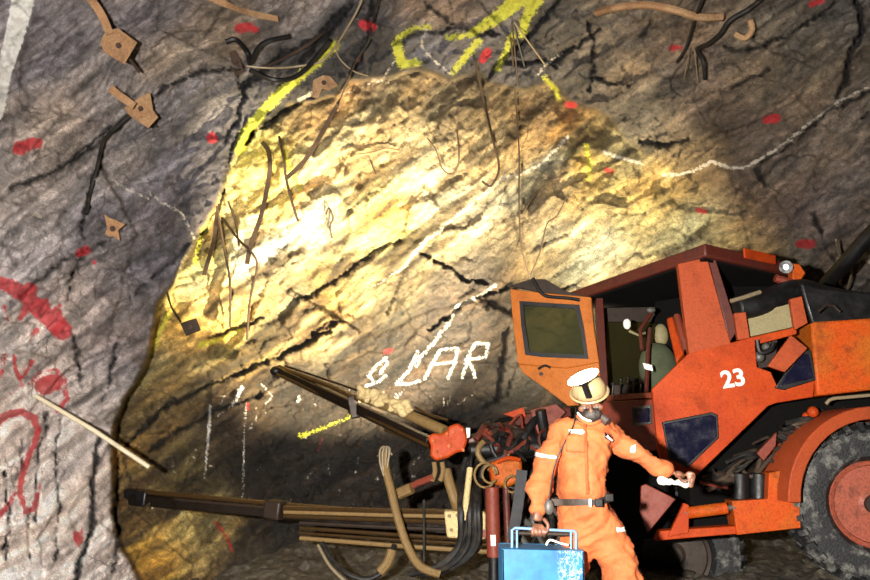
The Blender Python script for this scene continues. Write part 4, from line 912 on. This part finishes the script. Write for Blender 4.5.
# boots
for (x, y, d) in ((564, 650, .08), (637, 648, 0)):
    b0 = Q(x, y, d); b0.z = .11; bt = MB(); bt.tube(smooth_path([b0+Vector((0, .02, .18)), b0+Vector((0, .02, .05)), b0+Vector((0, 0, -.03))]), .07, 14)
    bt.ball(b0+Vector((0, -.08, -.045)), .06, .85, 2.0, .8); bt.beam(b0+Vector((0, .07, -.085)), b0+Vector((0, -.20, -.085)), .10, .03)
    bt.build('boot', M['black'], man)
lamp('cap_lamp_light', 'POINT', lp+Vector((-.02, -.12, .03)), 5, (1, .86, .55), shadow_soft_size=.04)

# ------------------------------------------------------------------ carrier and rag
by = PY+barD
car = thing('tool_carrier', (P(544, 600, by).x, by+.02, P(544, 622, by).z), 'bright blue open carrier with a bar handle, held by the miner', 'carrier')
def W(x, y, d=0.0): return P(x, y, by+d)
k = NT('blue_paint'); tc = k.n('ShaderNodeTexCoord').outputs['Object']; n = k.noise(tc, 10, 5, .6)
b = k.ramp(n, [(.3, srgb(14, 76, 118)), (.6, srgb(28, 104, 148)), (.85, srgb(62, 130, 160))])
mp = k.n('ShaderNodeMapping'); mp.inputs['Scale'].default_value = (14, 14, 7); mp.inputs['Rotation'].default_value = (0, math.radians(30), 0); k.l(tc, mp.inputs[0])
scr = k.noise(mp.outputs[0], 2.2, 3, .6, 1.5); line = k.math('SUBTRACT', 1, k.math('MULTIPLY', k.math('ABSOLUTE', k.math('SUBTRACT', scr, .5)), 34), True)
sx = k.n('ShaderNodeSeparateXYZ'); k.l(tc, sx.inputs[0]); xm = k.math('MULTIPLY', k.math('SUBTRACT', sx.outputs[0], W(553, 560).x), 30, True)
b = k.mix(k.math('MULTIPLY', k.math('MULTIPLY', line, xm), .75), b, srgb(196, 222, 232)); k.l(b, k.b.inputs['Base Color']); k.b.inputs['Roughness'].default_value = .45
BL = k.m
LB = surf('worn_pale_blue_paint', (100, 136, 168), .45, 0, .4, (70, 120, 160), 30, .3)
z0 = W(540, 625)
f = [W(502, 549, -.11), W(584, 551, -.11), W(585, 625, -.11), W(503, 625, -.11)]
MB().plate(f, .012).build('side_panel', BL, car, .003)
g_ = [p_+Vector((0, .24, 0)) for p_ in f]; MB().plate(g_, .012).build('side_panel', BL, car, .003)
for a_, b_ in ((0, 3), (1, 2)):
    MB().plate([f[a_], f[b_], f[b_]+Vector((0, .25, 0)), f[a_]+Vector((0, .25, 0))], .012, (1 if a_ == 0 else -1, 0, 0)).build('end_panel', BL, car, .003)
MB().plate([f[3], f[2], f[2]+Vector((0, .25, 0)), f[3]+Vector((0, .25, 0))], .012, (0, 0, 1)).build('bottom_panel', BL, car, .003)
MB().plate([W(503, 549, -.1), W(584, 551, -.1), W(584, 551, -.1)+Vector((0, .23, .0)), W(503, 549, -.1)+Vector((0, .23, 0))], .01, (0, 0, -1)).build('lid', BL, car, .003)
for dd in (-.03, .03):
    MB().tube([W(512, 552, dd), W(512, 530, dd), W(515, 528, dd), W(574, 531, dd), W(576, 533, dd), W(576, 552, dd)], .0075, 10).build('handle_frame', LB, car)
    for x in (517, 571):
        MB().tube([W(x, 552, dd), W(x, 530, dd)], .006, 8).build('handle_post', LB, car)
MB().cyl(W(513, 533, 0), W(574, 534.5, 0), .011, 14).build('grip_bar', M['brown'], car)
MB().tube(smooth_path([W(546, 545, -.09), W(550, 540, -.09), W(560, 543, -.09), W(568, 545, -.09)]), .012, 8, flat=.5).build('paper_strip', M['white'], car)
rag = MB(); r0 = random.Random(5)
for t in range(16):
    q = Q(661, 481, -.15).lerp(Q(686, 483.5, -.20), t/15); w_ = .024-.010*math.sin(t/15*math.pi)
    rag.ball(q+Vector((r0.uniform(-.004, .004), 0, r0.uniform(-.006, .006))), w_, 1, .8, r0.uniform(.7, 1.1), seg=12)
tmp = bpy.data.meshes.new('t'); rag.bm.to_mesh(tmp); rag.bm.free(); rg_ = fuse([tmp], .004, 3)
rg_o = put(rg_, 'rag', surf('white_cotton', (206, 198, 184), .8, 0, .3, (120, 104, 84), 40, .4), man); rg_o.parent = None; rg_o.matrix_parent_inverse = Matrix()
tag(rg_o, 'small crumpled white rag held in the outstretched hand', 'rag')

# ------------------------------------------------------------------ bolts, straps and wires on the rock
def line3(spec, lift=.05, r0_=None):
    """points along the rock; each may carry its own stand-off"""
    return smooth_path([R(q[0], q[1], q[2] if len(q) > 2 else lift) for q in spec], 5)
def strap(name, pts, w, mat, label, group=None, lift=.06, t=.006, cat='strap'):
    m = MB().strip(line3(pts, lift), w, t); o = m.build(name, M[mat]); return tag(o, label, cat, group)
def wire(name, pts, r, mat, label, group=None, lift=.06, cat='wire'):
    o = MB().tube(line3(pts, lift), r, 7).build(name, M[mat]); return tag(o, label, cat, group)
def boltplate(loc, label, outline, rodpts, rodw, nut, off=.16, mat='rust', tilt=(0, 0)):
    c = R(loc[0], loc[1], off); t = thing('rock_bolt', R(loc[0], loc[1], 0), label, 'rock bolt', 'plates bolted to the rock roof')
    Yc = c.y; pts = [P(x, y, Yc+tilt[0]*(x-loc[0])*.01+tilt[1]*(y-loc[1])*.01) for x, y in outline]
    pl = MB().plate(pts, .012).build('face_plate', M[mat], t, .003)
    if rodpts: MB().strip(smooth_path([R(x, y, max(off*.8, .1)) for x, y in rodpts]), rodw, .015).build('strap', M[mat], t)
    n0 = P(nut[0], nut[1], Yc)
    MB().cyl(n0+Vector((0, off+.05, 0)), n0+Vector((0, -.03, 0)), .014, 10).build('rod', M['rustdark'], t)
    MB().cyl(n0+Vector((0, 0, 0)), n0+Vector((0, -.018, 0)), .026, 6).build('nut', M['rustdark'], t)
boltplate((120, 45), 'tan rusty plate with a tapering strap rising above it, highest on the left rock', [(100, 42), (106, 30), (118, 28), (137, 42), (124, 64), (104, 52)], [(86, -6), (100, 12), (110, 34)], .07, (119, 46), off=.42)
boltplate((142, 105), 'tan rusty plate with a short tab, just below the one with the tapering strap', [(124, 108), (138, 98), (150, 92), (153, 110), (158, 117), (148, 128), (130, 116)], [(110, 88), (120, 96), (134, 106)], .07, (141, 109), off=.42)
boltplate((112, 228), 'small star shaped rusty plate low on the grey left rock', [(104, 214), (110, 218), (116, 220), (125, 224), (118, 230), (120, 241), (113, 236), (103, 238), (107, 228)], None, 0, (113, 229), off=.08)
boltplate((190, 326), 'small square dark plate on a bent stem hanging over the lit face', [(180, 323), (196, 318), (201, 330), (186, 336)], [(167, 292), (172, 308), (181, 322)], .022, (190, 327), off=.25, mat='brown')
boltplate((238, 62), 'small rusty bracket in the dark cleft left of the yellow stripe', [(229, 52), (236, 50), (241, 60), (244, 72), (235, 76)], [(233, 70), (262, 68), (300, 50), (322, 34)], .03, (236, 62), off=.10, mat='rustdark')
boltplate((325, 82), 'tan torn plate wedged under the rock lip', [(313, 80), (323, 75), (330, 76), (338, 85), (328, 90), (322, 88), (318, 98), (312, 97)], None, 0, (324, 83), off=.10)
G = 'thin steel ends hanging from the rock lip'
strap('steel_strap', [(352, 70, .1), (340, 100, .18), (330, 118, .22), (318, 140, .24), (305, 160, .2), (291, 174, .18), (286, 178, .16)], .055, 'rustdark', 'long curved dark strap hanging below the yellow stripe, right of the other straps')
strap('steel_strap', [(262, 142, .12), (268, 150, .2), (270, 165, .26), (268, 183, .28), (261, 216, .3), (251, 244, .3), (247, 264, .3)], .055, 'rustdark', 'wide brown strap hanging straight over the bright face at its left end')
strap('steel_strap', [(279, 136, .12), (284, 160, .2), (286, 178, .24), (292, 202, .26), (298, 221, .28)], .032, 'rustdark', 'short narrow strap hanging just right of the wide brown strap')
strap('steel_strap', [(222, 196, .05), (217, 215, .12), (214, 240, .2), (209, 258, .2), (204, 275, .22)], .05, 'rustdark', 'tattered brown strap at the edge of the grey rock')
wire('hanging_rod', [(217, 206, .1), (224, 248, .25), (230, 282, .3), (230, 327, .32)], .013, 'rustdark', 'thin rod hanging straight down beside the tattered strap', G, cat='rod')
wire('hanging_rod', [(222, 218, .1), (239, 240, .22), (253, 254, .3), (257, 268, .3), (250, 300, .32), (247, 340, .32)], .014, 'rustdark', 'kinked rod hanging lowest over the bright face', G, cat='rod')
wire('hanging_rod', [(228, 201, .1), (235, 221, .2), (239, 246, .25)], .013, 'rustdark', 'short rod above the kinked rod', G, cat='rod')
wire('hanging_rod', [(475, 60, .1), (483, 97, .22), (493, 140, .3), (499, 168, .3), (491, 186, .3), (482, 181, .3)], .014, 'rustdark', 'bent twisted wire hanging from the red mark under the lip', G, cat='rod')
wire('hanging_wire', [(511, 38, .1), (515, 90, .35), (519, 150, .45), (519, 200, .5), (521, 245, .5), (530, 278, .5)], .010, 'cable', 'longest thin wire hanging from the roof to the cab door')
wire('hanging_wire', [(530, 276, .5), (540, 252, .45), (547, 224, .4), (557, 216, .4), (567, 196, .35)], .008, 'cable', 'thin branching wire right of the longest hanging wire')
wire('hanging_wire', [(538, 190, .3), (530, 200, .4), (521, 214, .48)], .007, 'cable', 'short thin stub branching right off the longest hanging wire')
wire('curled_wire', [(427, 138, .1), (436, 150, .12), (442, 168, .12), (452, 174, .12), (459, 160, .12), (457, 130, .1)], .010, 'rustdark', 'small curled wire on the cream rock below the lip')
wire('bent_nail', [(370, 160, .05), (376, 174, .1)], .010, 'rustdark', 'tiny dark peg in the cream rock', cat='peg')
wire('bent_nail', [(326, 214, .05), (329, 208, .1), (333, 218, .1), (330, 226, .08), (332, 238, .06)], .012, 'rustdark', 'small hooked peg in the bright rock face centre left', cat='peg')
wire('rusty_bar', [(356, 155, .05), (372, 153, .08), (386, 149, .08), (399, 151, .05)], .016, 'rust', 'short rust brown bar lying against the cream rock', cat='bar')
wire('pale_wire', [(246, 66, .1), (270, 68, .12), (300, 66, .12), (326, 58, .12), (352, 20, .12), (362, 0, .1)], .011, 'pale', 'pale wire crossing the dark cleft beside the yellow stripe')
wire('pale_wire', [(336, 40, .1), (338, 56, .12), (352, 70, .12), (368, 76, .1)], .008, 'pale', 'fine pale wire looping over the dark slab')
for k, (x0, y0, x1, y1) in enumerate(((512, 22, 518, 86), (513, 22, 530, 88), (514, 22, 546, 66))):
    wire('mesh_wire', [(x0, y0, .06), ((x0+x1)/2, (y0+y1)/2, .1), (x1, y1, .06)], .009, ('cable', 'grey', 'pale')[k], ('leftmost', 'middle', 'rightmost')[k]+' of three wires fanning out under the yellow arrow', 'wires fanning out under the roof paint')
strap('roof_strap', [(198, -8, .08), (225, 4, .1), (250, 13, .12), (278, 19, .14)], .065, 'rust', 'brown strap along the top edge left of the red roof mark', lift=.1)
wire('rusty_pipe', [(597, 13, .12), (615, 8, .14), (645, 5, .14), (675, 10, .14), (698, 17, .14), (722, 17, .12)], .036, 'rust', 'rusty brown pipe along the top right rock', cat='pipe')
wire('steel_hook', [(750, 20, .12), (752, 30, .14), (745, 38, .14), (735, 34, .1)], .028, 'rust', 'rusty hooked end beside the black cable', cat='hook')
wire('black_cable', [(772, -10, .1), (750, 8, .14), (730, 20, .16), (720, 34, .16), (708, 44, .14), (698, 50, .12), (704, 62, .1), (705, 79, .1)], .024, 'hose', 'thick black cable at the top right', cat='cable')
wire('black_cable', [(706, -8, .1), (696, 16, .14), (690, 36, .14), (685, 50, .12), (677, 62, .1)], .016, 'hose', 'thinner black cable crossing the thick one', cat='cable')
for k, (x0, y0, x1, y1) in enumerate(((690, 48, 684, 80), (694, 48, 698, 82))):
    wire('tie_wire', [(x0, y0, .08), (x1, y1, .06)], .006, 'pale', ('left', 'right')[k]+' strand of the fine wire pair under the black cables')
wire('hose_run', [(380, -6, .08), (374, 20, .1), (368, 42, .12), (356, 60, .12), (350, 74, .1)], .016, 'hose', 'black hose through the red roof mark', cat='hose')
wire('black_cable', [(130, 116, .12), (112, 132, .1), (103, 143, .08), (97, 168, .08), (90, 193, .06), (86, 214, .05)], .018, 'hose', 'black cable running down the left rock below the plates', cat='cable')
for k, (pts, lab) in enumerate((([(226, 42), (236, 40), (247, 52), (250, 64)], 'bent dark iron above the small rusty bracket'), ([(252, 62), (262, 44), (290, 36)], 'dark iron rod rising right of the small rusty bracket'), ([(250, 70), (275, 80), (300, 74), (330, 40)], 'dark iron bar under the pale wire'))):
    wire('bent_iron', pts, .026, 'black', lab, 'dark ironwork in the roof cleft', .12, cat='iron')
# measuring stick and drainage pipe
o = MB().tube([R(36, 396, .10), P(95, 431, 5.95), P(149, 467, 6.1)], .018, 10).build('wooden_stick', surf('pale_wood', (168, 156, 132), .6)); tag(o, 'long pale stick leaning off the left rock over the heading', 'stick')
o = MB().tube(smooth_path([P(905, 205, 6.9), P(872, 233, 7.2), P(846, 262, 7.5), P(826, 284, 7.9)]), .075, 16).build('ventilation_pipe', M['black']); tag(o, 'thick dark hose coming down from the right behind the engine cover', 'hose')
for k, pts in enumerate(([(838, 258), (842, 270), (840, 284)], [(846, 262), (851, 274), (847, 290)], [(836, 240), (840, 256), (852, 268)])):
    wire('tie_wire', [(x, y, .6) for x, y in pts], .012, 'pale', ('left', 'right', 'topmost')[k]+' pale wire hanging by the thick dark hose')
